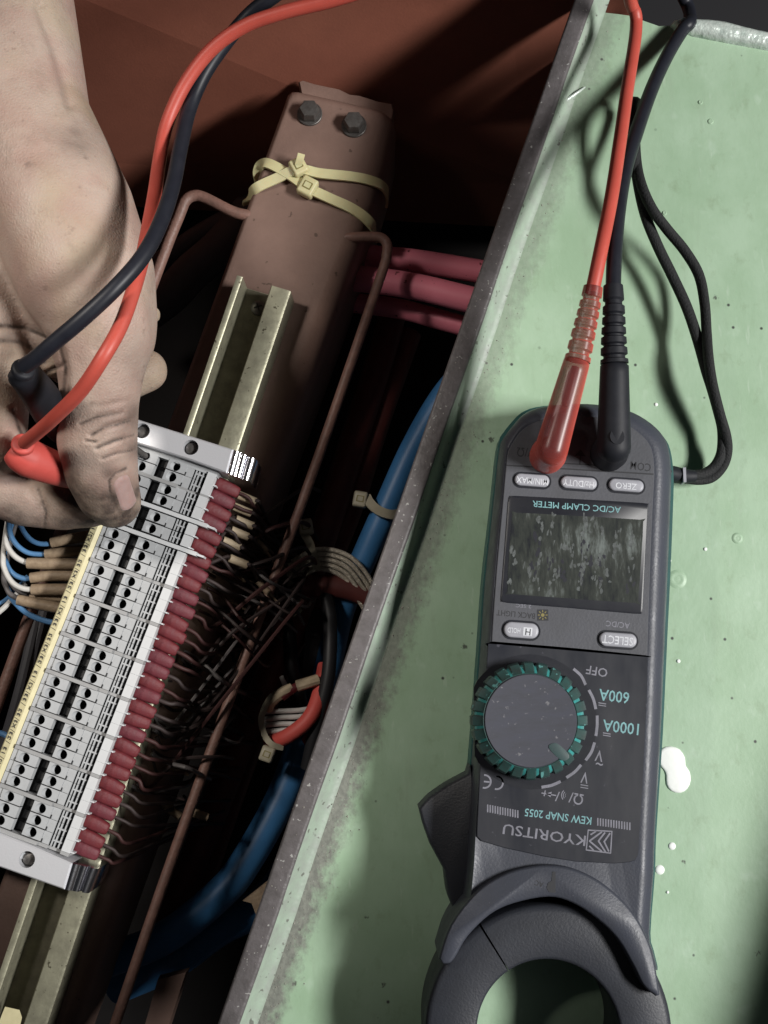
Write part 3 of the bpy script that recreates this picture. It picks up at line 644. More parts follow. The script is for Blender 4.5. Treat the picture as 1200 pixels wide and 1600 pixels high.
# ------------------------------------------------------------------ cables in the cavity
def cable(name, pts, r, m, label, cat='cable', group=None, seg=14, flat=1.0):
    g = G(); g.tube(PP(pts), r, seg, 8, flat=flat); return solo(name, g, m, label, cat, group, smooth=60)
cable('pink_cable', [(480, 380, -104), (575, 400, -102), (650, 408, -100), (760, 426, -98), (900, 450, -98)], 5.4, 'cable_pink', 'upper pink cable crossing from the beam to the rim', group='pink cables crossing under the rim')
cable('pink_cable', [(470, 425, -94), (565, 436, -93), (650, 448, -92), (760, 474, -90), (900, 500, -90)], 6.0, 'cable_pink', 'middle and thickest pink cable crossing from beam to rim', group='pink cables crossing under the rim')
cable('pink_cable', [(520, 470, -118), (620, 482, -116), (700, 503, -112), (800, 530, -112)], 4.8, 'cable_pink', 'lowest pink cable, mostly lost in shade below the other two', group='pink cables crossing under the rim')
cable('grey_cable', [(420, 300, -135), (370, 335, -132), (310, 370, -130), (255, 408, -130), (150, 470, -130)], 5.5, 'cable_grey', 'dark grey cable in the loop of the left wire handle, upper one')
cable('grey_cable', [(390, 330, -128), (345, 385, -122), (300, 425, -120), (255, 470, -120), (150, 540, -120)], 9.0, 'cable_grey', 'broad dark grey cable beside the knuckles, lower one')
cable('blue_cable', [(760, 545, -95), (696, 615, -100), (646, 700, -103), (603, 795, -106), (573, 862, -110), (535, 950, -118), (510, 1050, -130), (478, 1140, -135), (440, 1245, -128), (385, 1345, -124), (345, 1395, -122), (262, 1462, -122), (170, 1500, -124), (60, 1535, -130)], [6.0]*6+[6.4, 6.8, 7.2, 7.3, 7.3, 7.3, 7.3, 7.3], 'cable_blue', 'long thick blue cable bending from the rim to the lower left')
cable('blue_cable', [(470, 1330, -150), (420, 1405, -146), (340, 1450, -146), (270, 1500, -150), (180, 1540, -160)], 8.5, 'cable_blue', 'dim blue cable under the bend of the brighter one')
for k, (pts, r, lb) in enumerate((
    ([(625, 440, -132), (600, 540, -130), (555, 680, -125), (510, 820, -122), (450, 990, -122), (380, 1150, -124), (320, 1300, -130), (250, 1480, -140)], 6.8, 'maroon cable alongside the right wire handle, nearest the beam'),
    ([(640, 520, -140), (590, 660, -134), (545, 800, -130), (490, 930, -134), (430, 1060, -136), (370, 1220, -140), (300, 1420, -150)], 6.0, 'maroon cable alongside the handle, nearest the blue cable'))):
    cable('maroon_cable', pts, r, 'wire_maroon', lb, group='maroon cables along the beam')
cable('maroon_cable', [(400, 1010, -112), (435, 955, -108), (470, 922, -106), (510, 915, -106), (560, 925, -108), (620, 960, -112)], 5.2, 'wire_maroon', 'maroon cable arching below the braided strands')
cable('black_cable', [(500, 905, -108), (513, 945, -104), (516, 1000, -103), (512, 1060, -103), (495, 1130, -106), (480, 1200, -112)], 3.1, 'cable_black', 'black cable curving down beside the rim past the white wires')
cable('black_cable', [(452, 970, -118), (455, 1030, -116), (468, 1090, -118), (480, 1150, -124)], 3.2, 'cable_black', 'short black cable left of the dull grey plate')
cable('red_cable', [(508, 1040, -112), (496, 1095, -104), (478, 1128, -102), (446, 1152, -104), (420, 1160, -110)], 3.4, 'red_solid', 'red cable wrapped round the white wires')
cable('red_cable', [(540, 1110, -108), (505, 1140, -110), (480, 1160, -114)], 3.2, 'red_solid', 'red cable end just showing under the rim')
g = G(); g.prism(poly([(478, 950), (512, 950), (520, 1070), (470, 1075)], -128), [(0, -134), (.4, -128)]); solo('grey_plate', g, 'cable_grey', 'dull grey plate between two black cables', 'plate')
for k in range(4):
    y = 1112+k*10
    cable('white_wire', [(412, y+2+random.gauss(0, 1), -108), (440, y-1, -106), (470, y-2+random.gauss(0, 1), -107), (500, y-8, -112)], 1.15, 'wire_white', ['uppermost short white wire, right under the tan sleeves', 'second short white wire below the tan sleeves', 'third short white wire below the tan sleeves, above the lowest', 'lowest short white wire, resting against the red cable'][k], 'wire', group='white wires in the tied bundle')
for pts, lb in (([(418, 1108, -105), (424, 1096, -103), (440, 1083, -102), (456, 1076, -103)], 'tan sleeve at the left of the tied bundle'), ([(464, 1072, -102), (480, 1067, -102), (496, 1062, -104)], 'pale tan sleeve on the right of the tied bundle')):
    g = G(); g.tube(PP(pts), 2.5, 10, 6); solo('wire_sleeve', g, 'marker_pale', lb, 'sleeve')
cable('red_wire', [(440, 1090, -102), (460, 1075, -102.5), (480, 1066, -104)], 1.9, 'boot_red', 'short red wire showing between two tan sleeves', 'wire')
tie([(426, 1086, -101), (414, 1104, -101), (408, 1126, -101), (414, 1150, -101), (426, 1164, -101), (442, 1168, -104)], 2.6, (418, 1178, -102), math.radians(70), 'tie_white', 'dull cream cable tie round the white wires and red cable', hs=.8, th=1.0)
tie([(572, 775, -98), (578, 786, -97), (592, 798, -97), (612, 804, -99), (632, 800, -106)], 4.2, (563, 781, -99), math.radians(80), 'tie_white', 'cream cable tie round the blue cable by the rim', hs=.85)
tie([(476, 835, -98), (484, 850, -97), (490, 870, -96.5), (495, 888, -99)], 3.6, (478, 824, -98), math.radians(100), 'tie_white', 'cream cable tie across the braided strands', hs=.85)
tie([(455, 960, -104), (462, 952, -102), (470, 940, -101)], 3.4, (466, 945, -102), math.radians(60), 'tie_white', 'stubby cream cable tie on the arching maroon cable', hs=.75)
for k in range(5):
    o = k*12.5
    g = G(); g.tube(PP([(395+o*.5, 950+o*.5, -104-k), (425+o*.35, 908+o*.4, -101-k), (462+o*.2, 874+o*.55, -99-k), (500, 858+o*.62, -98-k), (540-o*.1, 866+o*.7, -99-k), (568-o*.25, 890+o*.8, -101-k), (595-o*.3, 935+o*.7, -106-k)]), 1.05, 10, 8)
    solo('braided_strand', g, 'braid', ['outermost braided metal strand of the arch', 'braided metal strand second from outside of the arch', 'middle braided metal strand of the arch', 'braided metal strand second from inside of the arch', 'innermost braided metal strand of the arch'][k], 'strand', 'braided strands under the cream tie')
g = G(); g.prism(poly([(392, 890), (425, 882), (428, 898), (402, 905)], -112), [(0, -114), (.3, -112)]); solo('pink_tape', g, 'cable_pink', 'pink scrap of tape next to the loose thin wires, upper piece', 'tape')
g = G(); g.prism(poly([(370, 955), (395, 962), (392, 985), (378, 992), (354, 974)], -112), [(0, -114), (.3, -112)]); solo('pink_tape', g, 'cable_pink', 'pink scrap of tape next to the loose thin wires, lower larger piece', 'tape')
g = G(); g.prism(poly([(384, 931), (396, 934), (401, 944), (397, 947)], -108), [(0, -109), (0, -108)]); solo('white_tag', g, 'wire_white', 'tiny white tag between the two pink scraps', 'tag')
g = G(); g.prism(poly([(436, 1058), (442, 1055), (450, 1072), (444, 1078)], -108), [(0, -110), (0, -108)]); solo('white_tag', g, 'wire_white', 'small white tag above the tied bundle', 'tag')
for k, (x0, y0, x1, y1) in enumerate(((300, 945, 470, 860), (330, 905, 440, 930), (310, 985, 430, 900), (345, 860, 480, 835), (335, 1010, 400, 925), (300, 915, 470, 905))):
    g = G(); g.tube(PP([(x0, y0, -84), ((x0+x1)/2, (y0+y1)/2-8, -92), (x1, y1, -104)]), .9, 6, 8); solo('thin_wire', g, 'wire_dark', 'thin dark loose wire between the red boots and the braided strands', 'wire', 'loose thin wires right of the strip')
rnd = random.Random(31)
for k in range(44):
    x0 = rnd.uniform(0, 1); bx, by = 385-150*x0+rnd.gauss(0, 8), 810+440*x0+rnd.gauss(0, 10)
    if k % 3 == 2: tx_, ty_ = rnd.uniform(430, 480), rnd.uniform(850, 960)
    elif k % 3 == 1: tx_, ty_ = bx+rnd.uniform(40, 110), by+rnd.uniform(-70, 60)
    else: tx_, ty_ = 470-160*x0+rnd.gauss(0, 12), 900+320*x0+rnd.gauss(0, 14)
    g = G(); g.tube(PP([(bx-25, by-14, -62), (bx, by, -66+rnd.uniform(-3, 3)), ((bx+tx_)/2+rnd.gauss(0, 6), (by+ty_)/2+rnd.gauss(0, 5), -70+rnd.uniform(-8, 8)), (tx_, ty_, -84+rnd.uniform(-8, 8)), (tx_+rnd.gauss(12, 12), ty_+rnd.gauss(10, 18), -104)]), rnd.uniform(.55, .95), 6, 6)
    solo('thin_wire', g, ['wire_dark', 'wire_dusk', 'wire_dark', 'wire_grey'][k % 4], 'thin dark loose wire between the red boots and the braided strands', 'wire', 'loose thin wires right of the strip')
PLACES = ((332, 876, .35, 'pale ferrule sleeve lying level with the second white plate of the strip'), (408, 852, .9, 'pale ferrule sleeve just left of the tie on the braided strands'), (352, 935, .5, 'pale ferrule sleeve left of the tiny white tag'), (320, 1010, .55, 'pale ferrule sleeve a little above the highest brown tab'), (298, 1042, .6, 'pale ferrule sleeve left of the highest brown tab'), (412, 918, .8, 'pale ferrule sleeve at the start of the braided strands'), (280, 1120, .45, 'pale ferrule sleeve beside the narrow brown tab'), (372, 902, .3, 'pale ferrule sleeve under the upper pink scrap'), (262, 1195, .5, 'pale ferrule sleeve lying on the longest brown tab'), (345, 968, 1.0, 'pale ferrule sleeve left of the larger pink scrap'))
for x, y, a, lb in PLACES:
    g = G(); c_ = P(x, y, -72); d = Vector((math.cos(a), -math.sin(a), -.12)); g.sweep([c_-d*3.6, c_-d*3.5, c_, c_+d*3.6], [1.1, 1.45, 1.5, 1.45], 9); g.sweep([c_+d*3, c_+d*9+Vector((0, 0, -3))], [.6, .6], 6); solo('ferrule_sleeve', g, 'marker_tan', lb, 'sleeve', 'ferrule sleeves among the loose wires', smooth=40)
for k, (x, y, a, lb) in enumerate(((229, 1275, .4, 'brownish marker sleeve by the lowest red boots'), (268, 1266, .65, 'tan marker sleeve left of the wire handle near the bottom'), (309, 1272, .3, 'palest tan marker sleeve resting against the wire handle'), (215, 1299, .5, 'small tan marker sleeve lowest of the loose ones'))):
    g = G(); c_ = P(x, y, -84); d = Vector((math.cos(-a), math.sin(-a), -.1)); g.sweep([c_-d*4.5, c_, c_+d*4.5], [1.7, 1.8, 1.7], 10); solo('marker_sleeve', g, 'marker_tan', lb, 'sleeve', smooth=40)
g = G(); c_ = P(281, 1312, -86); g.lathe(c_, [(1.6, 0), (1.6, 2), (1, 2.6)], 8); solo('metal_lug', g, 'bright_metal', 'tiny shiny metal lug above the lower wire handle', 'lug')
g = G(); g.prism(poly([(378, 1408), (420, 1375), (440, 1390), (400, 1432), (392, 1412)], -118), [(0, -120), (.3, -118)]); solo('tan_tag', g, 'marker_tan', 'tan paper tag under the rim above the blue bend', 'tag')
g = G(); g.prism(poly([(245, 1530), (292, 1518), (262, 1612), (215, 1640)], -120), [(0, -128), (.4, -120)]); solo('brown_bracket', g, 'beam_paint', 'reddish brown flat bracket at the bottom under the blue cable', 'bracket')
for pts, lb in (([(240, 1200), (330, 1040), (352, 1050), (262, 1230)], 'longest brown metal tab, in the shade beside the lower red boots'), ([(232, 1165), (270, 1090), (290, 1096), (252, 1180)], 'narrow brown metal tab between the boots and the longest tab'), ([(318, 1090), (352, 1010), (372, 1018), (340, 1100)], 'brown metal tab highest up, below the pink scraps')):
    g = G(); g.prism(poly(pts, -112), [(0, -114), (.3, -112)]); solo('brown_tab', g, 'beam_paint', lb, 'tab', 'brown tabs under the wires')

# ------------------------------------------------------------------ clamp meter
meter = thing('clamp_meter', 'dark grey clamp meter lying upside down on the green panel with two leads plugged in', 'clamp meter', P(875, 1150, 0))
pairs = [((708, 1434), (736, 1428)), ((712, 1422), (735, 1418)), ((721, 1357), (741, 1355)), ((725, 1300), (744, 1300)), ((732, 1200), (751, 1192)), ((740, 1100), (758, 1100)), ((747, 1003), (767, 1002)), ((754, 903), (774, 900)), ((767, 790), (784, 790)), ((777, 699), (791, 715)), ((785, 680), (796, 698)), ((797, 665), (804, 684)), ((811, 651), (815, 670)), ((833, 642), (838, 657)), ((870, 638), (872, 650)), ((910, 637), (910, 648)), ((948, 641), (946, 653)), ((981, 650), (980, 662)), ((1012, 668), (1002, 677)), ((1032, 688), (1016, 693)), ((1042, 708), (1022, 712)), ((1047, 747), (1024, 742)), ((1046, 800), (1021, 800)), ((1042, 900), (1017, 900)), ((1037, 1003), (1013, 1005)), ((1030, 1150), (1008, 1150)), ((1020, 1300), (1001, 1300)), ((1018, 1360), (999, 1360)), ((1011, 1453), (994, 1445)), ((1016, 1480), (1000, 1470)), ((1022, 1510), (1008, 1500)), ((1002, 1485), (992, 1460)), ((965, 1420), (962, 1412)), ((930, 1395), (930, 1388)), ((896, 1384), (896, 1377)), ((858, 1379), (858, 1370)), ((820, 1384), (820, 1376)), ((785, 1396), (785, 1388)), ((750, 1418), (755, 1408))]
ZF = 36.0
sm_ = lambda l: [(v.x, v.y) for v in smoothpoly([(x, y, 0) for x, y in l], 3)]
out = [P(*a, 10) for a in sm_([a for a, _ in pairs])]; inn = [P(*b2, ZF) for b2 in sm_([b2 for _, b2 in pairs])]
def lay(u, z, dz=0): return [(o.x*(1-u)+i.x*u, o.y*(1-u)+i.y*u, z) for o, i in zip(out, inn)]
g = G(); g.loft([lay(.2, 0), lay(0, 2.5), lay(0, 15)]); part('lower_case', g, 'case_teal', meter, 50)
g = G(); g.loft([lay(.24, 15), lay(.26, 20), lay(.36, 28), lay(.52, 33), lay(.78, 35.4), lay(.93, 36), lay(1, 35.9)]); part('upper_case', g, 'case_grey', meter, 60)
cen = sum((Vector(v) for v in inn), Vector())/len(inn)
# face plate
fp = [(768, 1003), (775, 900), (785, 790), (792, 716), (797, 699), (805, 686), (816, 672), (839, 659), (872, 652), (910, 650), (946, 655), (979, 664), (1001, 679), (1014, 694), (1020, 712), (1022, 742), (1019, 800), (1015, 900), (1011, 1025)]
g = G(); g.prism(smoothpoly(poly(fp[:-1]+[(1011.5, 1010), (1011, 1024.5), (1009, 1025), (900, 1014), (770, 1003.3)], ZF), 3), [(0, 35), (0, ZF+.25), (.2, ZF+.4)]); face = part('face_plate', g, 'face_grey', meter, 30)
z1 = ZF+.4
def line_strip(p0, p1, wpx, z, m, parent, name, dz=.06):
    a, b2 = P(*p0, z), P(*p1, z); e1 = (b2-a).normalized(); n_ = Vector((-e1.y, e1.x, 0))*(wpx/SC(z)/2)
    g = G(); g.prism([a-n_, b2-n_, b2+n_, a+n_], [(0, z), (0, z+dz)]); return part(name, g, m, parent, 0)
line_strip((791, 727), (1021, 741), 2.2, z1, 'print_dark', face, 'seam')
dp_ = [(762, 1005), (800, 1008), (1012, 1026), (1010, 1100), (1004, 1220), (997, 1335), (992, 1344), (983, 1347), (960, 1349), (900, 1346), (850, 1338), (790, 1325), (752, 1314), (745, 1307), (745, 1296), (750, 1192), (757, 1090)]
g = G(); g.prism(poly(dp_, ZF), [(0, 35), (0, ZF+.3), (.2, ZF+.45)]); dark = part('dark_panel', g, 'face_dark', meter, 30)
z2 = ZF+.45
# sockets' printing
text('V/Ω', (835, 708), (808, 706), 15, z1+.03, 'print_dark', face); text('COM', (1017, 731), (985, 727), 13, z1+.03, 'print_dark', face)
line_strip((860, 723), (955, 728), 1.8, z1, 'print_dark', face, 'bracket_line'); line_strip((906, 726), (907, 710), 1.8, z1, 'print_dark', face, 'bracket_line')
g = G(); g.prism(poly([(898, 712), (915, 713), (907, 702)], z1), [(0, z1), (0, z1+.06)]); part('warning_triangle', g, 'print_dark', face, 0)
# buttons
def button(x, y, wp, hp, s, b0, b1, ht, x0=None):
    z = z1; s_ = SC(z, y); ex = (P(x-50, y-3.6, z)-P(x+50, y+3.6, z)).normalized(); ey = Vector((-ex.y, ex.x, 0)); c_ = P(x, y, z)
    g = G(); hw, hh = wp/2/s_, hp/2/s_; g.prism(rrect(c_, ex, ey, hw+.7, hh+.7, hh+.6, 6), [(0, z), (0, z+.12)]); bz = part('button_surround', g, 'bezel', face, 30)
    g = G(); g.prism(rrect(c_, ex, ey, hw, hh, hh-.1, 6), [(0, z), (0, z+.7), (.25, z+1.0), (.7, z+1.15)]); bt = part('button', g, 'button_grey', meter, 50)
    if s: text(s, b0, b1, ht, z+1.19, 'print_white', bt)
    return bt, z
button(831, 751, 54, 19, 'MIN/MAX', (856, 754), (807, 749), 10, None)
button(904, 755, 56, 19, 'Hz/DUTY', (928, 758), (880, 753), 10)
button(978, 759, 54, 19, 'ZERO', (995, 761), (962, 758), 10)
bt, z = button(814, 985, 54, 24, 'HOLD', (813, 986), (793, 984), 8)
g = G(); g.prism(poly([(818, 980), (832, 981), (831, 994), (817, 993)], z+1.16), [(0, z+1.1), (0, z+1.2)]); part('emblem', g, 'print_white', bt, 0)
text('H', (829, 988), (821, 987), 10, z+1.23, 'print_dark', bt)
button(965, 1000, 58, 22, 'SELECT', (989, 1003), (941, 998), 13)
text('BACK LIGHT', (836, 963), (776, 957), 9, z1+.03, 'print_dark', face); text('2 SEC', (830, 948), (806, 946), 5.5, z1+.03, 'print_grey', face)
text('AC/DC', (984, 978), (947, 974), 9, z1+.03, 'print_grey', face)
g = G(); c_ = P(848, 961, z1)
g.prism([c_+Vector((x, y, 0)) for x, y in ((-1.8, -1.8), (1.8, -1.8), (1.8, 1.8), (-1.8, 1.8))], [(0, z1), (0, z1+.05)]); sy = part('lamp_symbol', g, 'print_dark', face, 0)
g = G()
for k in range(8):
    a = k*math.pi/4; e1 = Vector((math.cos(a), math.sin(a), 0)); n_ = Vector((-e1.y, e1.x, 0))*.14
    q = Vector((c_.x, c_.y, z1+.08)); g.add([q+e1*.9-n_, q+e1*1.6-n_, q+e1*1.6+n_, q+e1*.9+n_], [(0, 1, 2, 3)])
q = Vector((c_.x, c_.y, z1+.08)); g.add([q+Vector((.6*math.cos(k*.785), .6*math.sin(k*.785), 0)) for k in range(8)], [tuple(range(8))]); part('lamp_rays', g, 'print_amber', sy, 0)
# display
g = G(); g.prism(smoothpoly(poly([(797, 777), (806, 775), (900, 780), (1003, 786), (1012, 789), (1012, 797), (1008, 870), (1004, 948), (1001, 957), (992, 959), (890, 950), (793, 942), (784, 938), (783, 930), (789, 855), (794, 786)], z1), 2), [(0, z1), (0, z1+.25), (.25, z1+.4)])
disp = part('display', g, 'bezel', meter, 40)
g = G(); g.prism(smoothpoly(poly([(801, 803), (807, 801), (900, 806), (1000, 812), (1005, 815), (1002, 870), (997, 938), (992, 942), (890, 935), (797, 928), (793, 924), (796, 860)], z1+.45), 2), [(0, z1+.3), (0, z1+.48)]); part('glass', g, 'lcd_glass', disp, 0)
text('AC/DC CLAMP METER', (970, 797), (832, 787), 10, z1+.44, 'print_teal', disp)
def lcd(cx, cy): return P(740+cx/3.529, 620+cy/3.529, z1+.485)
for nm, mt, spots, cnt in (('scuff', 'scuff_dark', [(340, 800), (350, 840), (480, 970), (490, 1000), (420, 930), (330, 930), (640, 900), (600, 960), (700, 900), (860, 1060), (700, 1010), (610, 820), (590, 1000)], 5),
                           ('scuff', 'scuff_pale', [(365, 700), (370, 740), (435, 690), (432, 770), (495, 800), (520, 830), (545, 860), (600, 760), (610, 720), (625, 690), (655, 690), (795, 760), (790, 800), (870, 780), (865, 810), (620, 890), (610, 930), (590, 960), (690, 910), (660, 1010), (690, 1040), (580, 1010), (360, 900), (355, 1010), (300, 930), (215, 850), (230, 920), (455, 1000), (480, 960), (545, 930), (740, 1000), (870, 940), (210, 1030), (420, 1060), (770, 870), (710, 735)], 4)):
    g = G(); zz = 0 if mt == 'scuff_dark' else .004
    for x, y in spots:
        for k in range(cnt):
            dx, dy = random.gauss(0, 10), random.gauss(0, 22); rx, ry = random.uniform(4, 12), random.uniform(8, 26); n_ = 9; a0 = random.gauss(.12, .15)
            q = []
            for j in range(n_):
                a = 6.283*j/n_; r = random.uniform(.55, 1.15); u, v = rx*r*math.cos(a), ry*r*math.sin(a); p = lcd(x+dx+u*math.cos(a0)-v*math.sin(a0), y+dy+u*math.sin(a0)+v*math.cos(a0)); q.append((p.x, p.y, p.z+zz+k*.0006+random.random()*.0005))
            g.add(q, [tuple(range(n_))])
    sc = part(nm, g, mt, disp, 0); sc['kind'] = 'stuff'
# dial
zd = 45.0; sd = SC(zd, 1126); dc = P(829, 1126, zd)
g = G(); wc = P(829, 1127, z2); wl = []
for k in range(48):
    a = 2*math.pi*k/48; wl.append(Vector((max(wc.x+101/SC(z2)*math.cos(a), P(741, 1127, z2).x), wc.y+101/SC(z2)*math.sin(a), 0)))
g.prism(wl, [(0, 34), (0, z2+.06)]); part('dial_well', g, 'bezel', meter, 0)
g = G(); nt_ = 24; seg = nt_*10
def tooth(u, z):
    ph = (u*nt_) % 1; k = 0 if .38 < ph < .62 else 1
    return 1+(.0 if z > -.7 else .06 if z < -1 else .03)*k
g.lathe((dc.x, dc.y, zd), [(87/sd, -8.4), (87/sd, -3.5), (84/sd, -2.2), (77/sd, -.6), (74/sd, 0), (72.5/sd, -.2)], seg, rad=tooth)
for k in (1, 2, 3):
    for i in range(seg):
        if .36 < ((i+.5)/seg*nt_) % 1 < .64: g.m[k*seg+i] = 1  # brighter teal paints the lit notch walls into the colour
dial = part('dial', g, ['dial_teal', 'dial_notch_lit'], meter, 28)
g = G(); g.lathe((dc.x, dc.y, zd), [(72.3/sd, -1.5), (72.3/sd, .05), (71/sd, .35), (50/sd, .2), (10/sd, .1)], 64); part('dial_cap', g, 'dial_cap_grey', dial, 40)
g = G(); g.prism(smoothpoly(poly([(857, 1168), (864, 1161), (874, 1164), (889, 1180), (884, 1188), (874, 1186)], zd), 3), [(0, zd), (0, zd+.36), (.3, zd+.44)]); part('dial_pointer', g, 'pointer_mark', dial, 40)
# switch position arcs and legends
for a, b2, c3 in (((896, 1045), (908, 1056), (915, 1070)), ((920, 1078), (927, 1092), (931, 1108)), ((933, 1118), (933, 1134), (931, 1150)), ((929, 1160), (924, 1175), (915, 1188)), ((908, 1195), (898, 1206), (885, 1215)), ((876, 1221), (862, 1227), (846, 1230))):
    pa, pb, pc = (P(*v, z2) for v in (a, b2, c3)); o_ = wc
    g = G(); lo = []
    pts, _ = spline([pa, pb, pc], 1, 5)
    inn_ = [p+(Vector((o_.x, o_.y, 0))-Vector((p.x, p.y, 0))).normalized()*.45 for p in pts]; ou_ = [p-(Vector((o_.x, o_.y, 0))-Vector((p.x, p.y, 0))).normalized()*.45 for p in pts]
    g.prism(inn_+ou_[::-1], [(0, z2), (0, z2+.07)]); part('switch_mark', g, 'print_grey', dark, 0)
z3 = z2+.03
text('OFF', (949, 1052), (916, 1046), 14, z3, 'print_grey', dark)
text('600A', (983, 1091), (936, 1085), 18, z3, 'print_teal', dark)
text('1000A', (998, 1140), (942, 1133), 18, z3, 'print_teal', dark)
for x, y in ((935, 1098), (942, 1145)):
    line_strip((x, y), (x+12, y+2), 1.5, z2, 'print_grey', dark, 'range_mark'); line_strip((x, y+3.5), (x+12, y+5.5), 1.3, z2, 'print_grey', dark, 'range_mark')
text('V', (942, 1182), (930, 1180), 17, z3, 'print_grey', dark); text('~', (942, 1195), (931, 1193), 4, z3, 'print_grey', dark)
text('V', (919, 1216), (908, 1214), 17, z3, 'print_grey', dark); line_strip((907, 1226), (919, 1228), 1.4, z2, 'print_grey', dark, 'range_mark'); line_strip((907, 1230), (919, 1232), 1.3, z2, 'print_grey', dark, 'range_mark')
text('Ω/', (911, 1250), (889, 1246), 17, z3, 'print_grey', dark); text('/', (874, 1245), (868, 1244), 15, z3, 'print_grey', dark)
for k, r in enumerate((3.5, 6, 8.5)):
    g = G(); c_ = P(887, 1243, z2); pts = []
    for j in range(7):
        a = math.radians(172.7-45+15*j); pts.append(c_+Vector((math.cos(a), math.sin(a), 0))*(r/SC(z2)))
    p2 = [c_+(p-c_)*1.18 for p in pts]; g.prism(pts+p2[::-1], [(0, z2), (0, z2+.06)]); part('buzzer_symbol', g, 'print_grey', dark, 0)
g = G(); g.prism(poly([(862, 1237), (860, 1246), (853, 1240)], z2), [(0, z2), (0, z2+.07)]); part('diode_symbol', g, 'print_grey', dark, 0)
line_strip((869, 1243), (846, 1239), 1.8, z2+.01, 'print_grey', dark, 'diode_symbol'); line_strip((852, 1235), (850, 1244), 1.8, z2+.02, 'print_grey', dark, 'diode_symbol')
def carc(cx, cy, r, a0, a1, wpx):                      # the C and E of the mark are part circles
    g = G(); c_ = P(cx, cy, z2); s_ = SC(z2); n_ = 14; pi_, po_ = [], []
    for j in range(n_+1):
        a = math.radians(a0+(a1-a0)*j/n_)+math.radians(172.7); e1 = Vector((math.cos(a), math.sin(a), 0)); pi_.append(c_+e1*((r-wpx/2)/s_)); po_.append(c_+e1*((r+wpx/2)/s_))
    g.prism(pi_+po_[::-1], [(0, z2), (0, z2+.06)]); part('mark', g, 'print_grey', dark, 0)
carc(776, 1223, 9.5, 80, 280, 2.6); carc(757, 1221, 9.5, 80, 280, 2.6); line_strip((765, 1222), (756, 1221), 2.4, z2, 'print_grey', dark, 'mark')
text('KEW SNAP 2055', (924, 1283), (820, 1269), 12, z3, 'print_teal', dark)
for x0, y0, x1, y1 in ((809, 1272, 762, 1263), (984, 1291, 934, 1284)):
    g = G(); n_ = 13
    for k in range(n_):
        u = k/(n_-1); x, y = x0+(x1-x0)*u, y0+(y1-y0)*u; wd = 1.1
        g.prism(poly([(x-wd, y-6), (x+wd, y-6), (x+wd, y+6), (x-wd, y+6)], z2), [(0, z2), (0, z2+.05)])
    part('stripe_band', g, 'print_grey', dark, 0)
text('KYORITSU', (915, 1314), (786, 1295), 16, z3, 'print_grey', dark)
def quadline(lst, wpx, name):
    g = G()
    for a, b2 in zip(lst[:-1], lst[1:]):
        A, B = P(*a, z2), P(*b2, z2); e1 = (B-A).normalized(); n_ = Vector((-e1.y, e1.x, 0))*(wpx/SC(z2)/2); g.prism([A-n_-e1*.1, B-n_+e1*.1, B+n_+e1*.1, A+n_-e1*.1], [(0, z2), (0, z2+.06+.002*len(g.v)/8)])
    part(name, g, 'print_grey', dark, 0)
quadline([(919, 1297), (956, 1299), (954, 1333), (916, 1328), (919, 1297)], 1.8, 'emblem')
quadline([(953, 1302), (944, 1315), (951, 1330)], 2.4, 'emblem'); quadline([(945, 1301), (935, 1314), (946, 1331)], 2.4, 'emblem')
quadline([(940, 1300), (921, 1314), (940, 1330)], 2.4, 'emblem'); quadline([(931, 1299), (923, 1304)], 2.2, 'emblem'); quadline([(927, 1328), (921, 1322)], 2.2, 'emblem')
# jaws, guard, trigger
zj = 33.0; jc = P(857, 1617, zj); sj = SC(zj, 1617); Ro, Ri = 195/sj, 112/sj
def sector(a0, a1, n=48):
    g = G(); lo = []; zb, zt = 5, zj; bv = 2.2
    prof = [(Ri+.8, zb), (Ro-.8, zb), (Ro, zb+1.5), (Ro, zt-bv), (Ro-.7, zt-.7), (Ro-bv, zt), (Ri+1.2, zt), (Ri+.35, zt-.35), (Ri, zt-1.2), (Ri, zb+1.2)]
    for k in range(n+1):
        a = math.radians(a0+(a1-a0)*k/n); lo.append([(jc.x+r*math.cos(a), jc.y+r*math.sin(a), z) for r, z in prof])
    g.loft(lo); return g
SA = 122.5
part('fixed_jaw', sector(-88, SA-.5), 'jaw_dark', meter, 50)
part('moving_jaw', sector(SA+.5, 268), 'jaw_dark', meter, 50)
go = [(685, 1499), (704, 1445), (743, 1395), (781, 1369), (819, 1356), (858, 1352), (896, 1358), (938, 1378), (977, 1411), (1004, 1449), (1022, 1495), (1032, 1556)]
gi = [(1026, 1558), (1005, 1540), (988, 1507), (965, 1468), (934, 1437), (896, 1412), (858, 1402), (804, 1412), (766, 1430), (731, 1464), (712, 1496), (703, 1506), (692, 1507)]
def openspl(l, res=4): return [v for v in spline([Vector((x, y, 0)) for x, y in l], 1, res)[0]]
gp = [(v.x, v.y) for v in openspl(go)]+[(v.x, v.y) for v in openspl(gi)]
g = G(); g.prism(poly(gp, 38.5), [(0, 12), (0, 37.2), (.25, 38), (.8, 38.5)]); guard = part('finger_guard', g, 'case_grey', meter, 50)
g = G(); g.prism(poly([(863, 1362), (868, 1362), (868, 1395), (858, 1394), (854, 1388), (856, 1380), (862, 1376)], 38.5), [(0, 38.4), (0, 38.6)]); part('current_mark', g, 'print_dark', guard, 0)
text('AC', (849, 1383), (836, 1379), 8, 38.55, 'print_dark', guard)
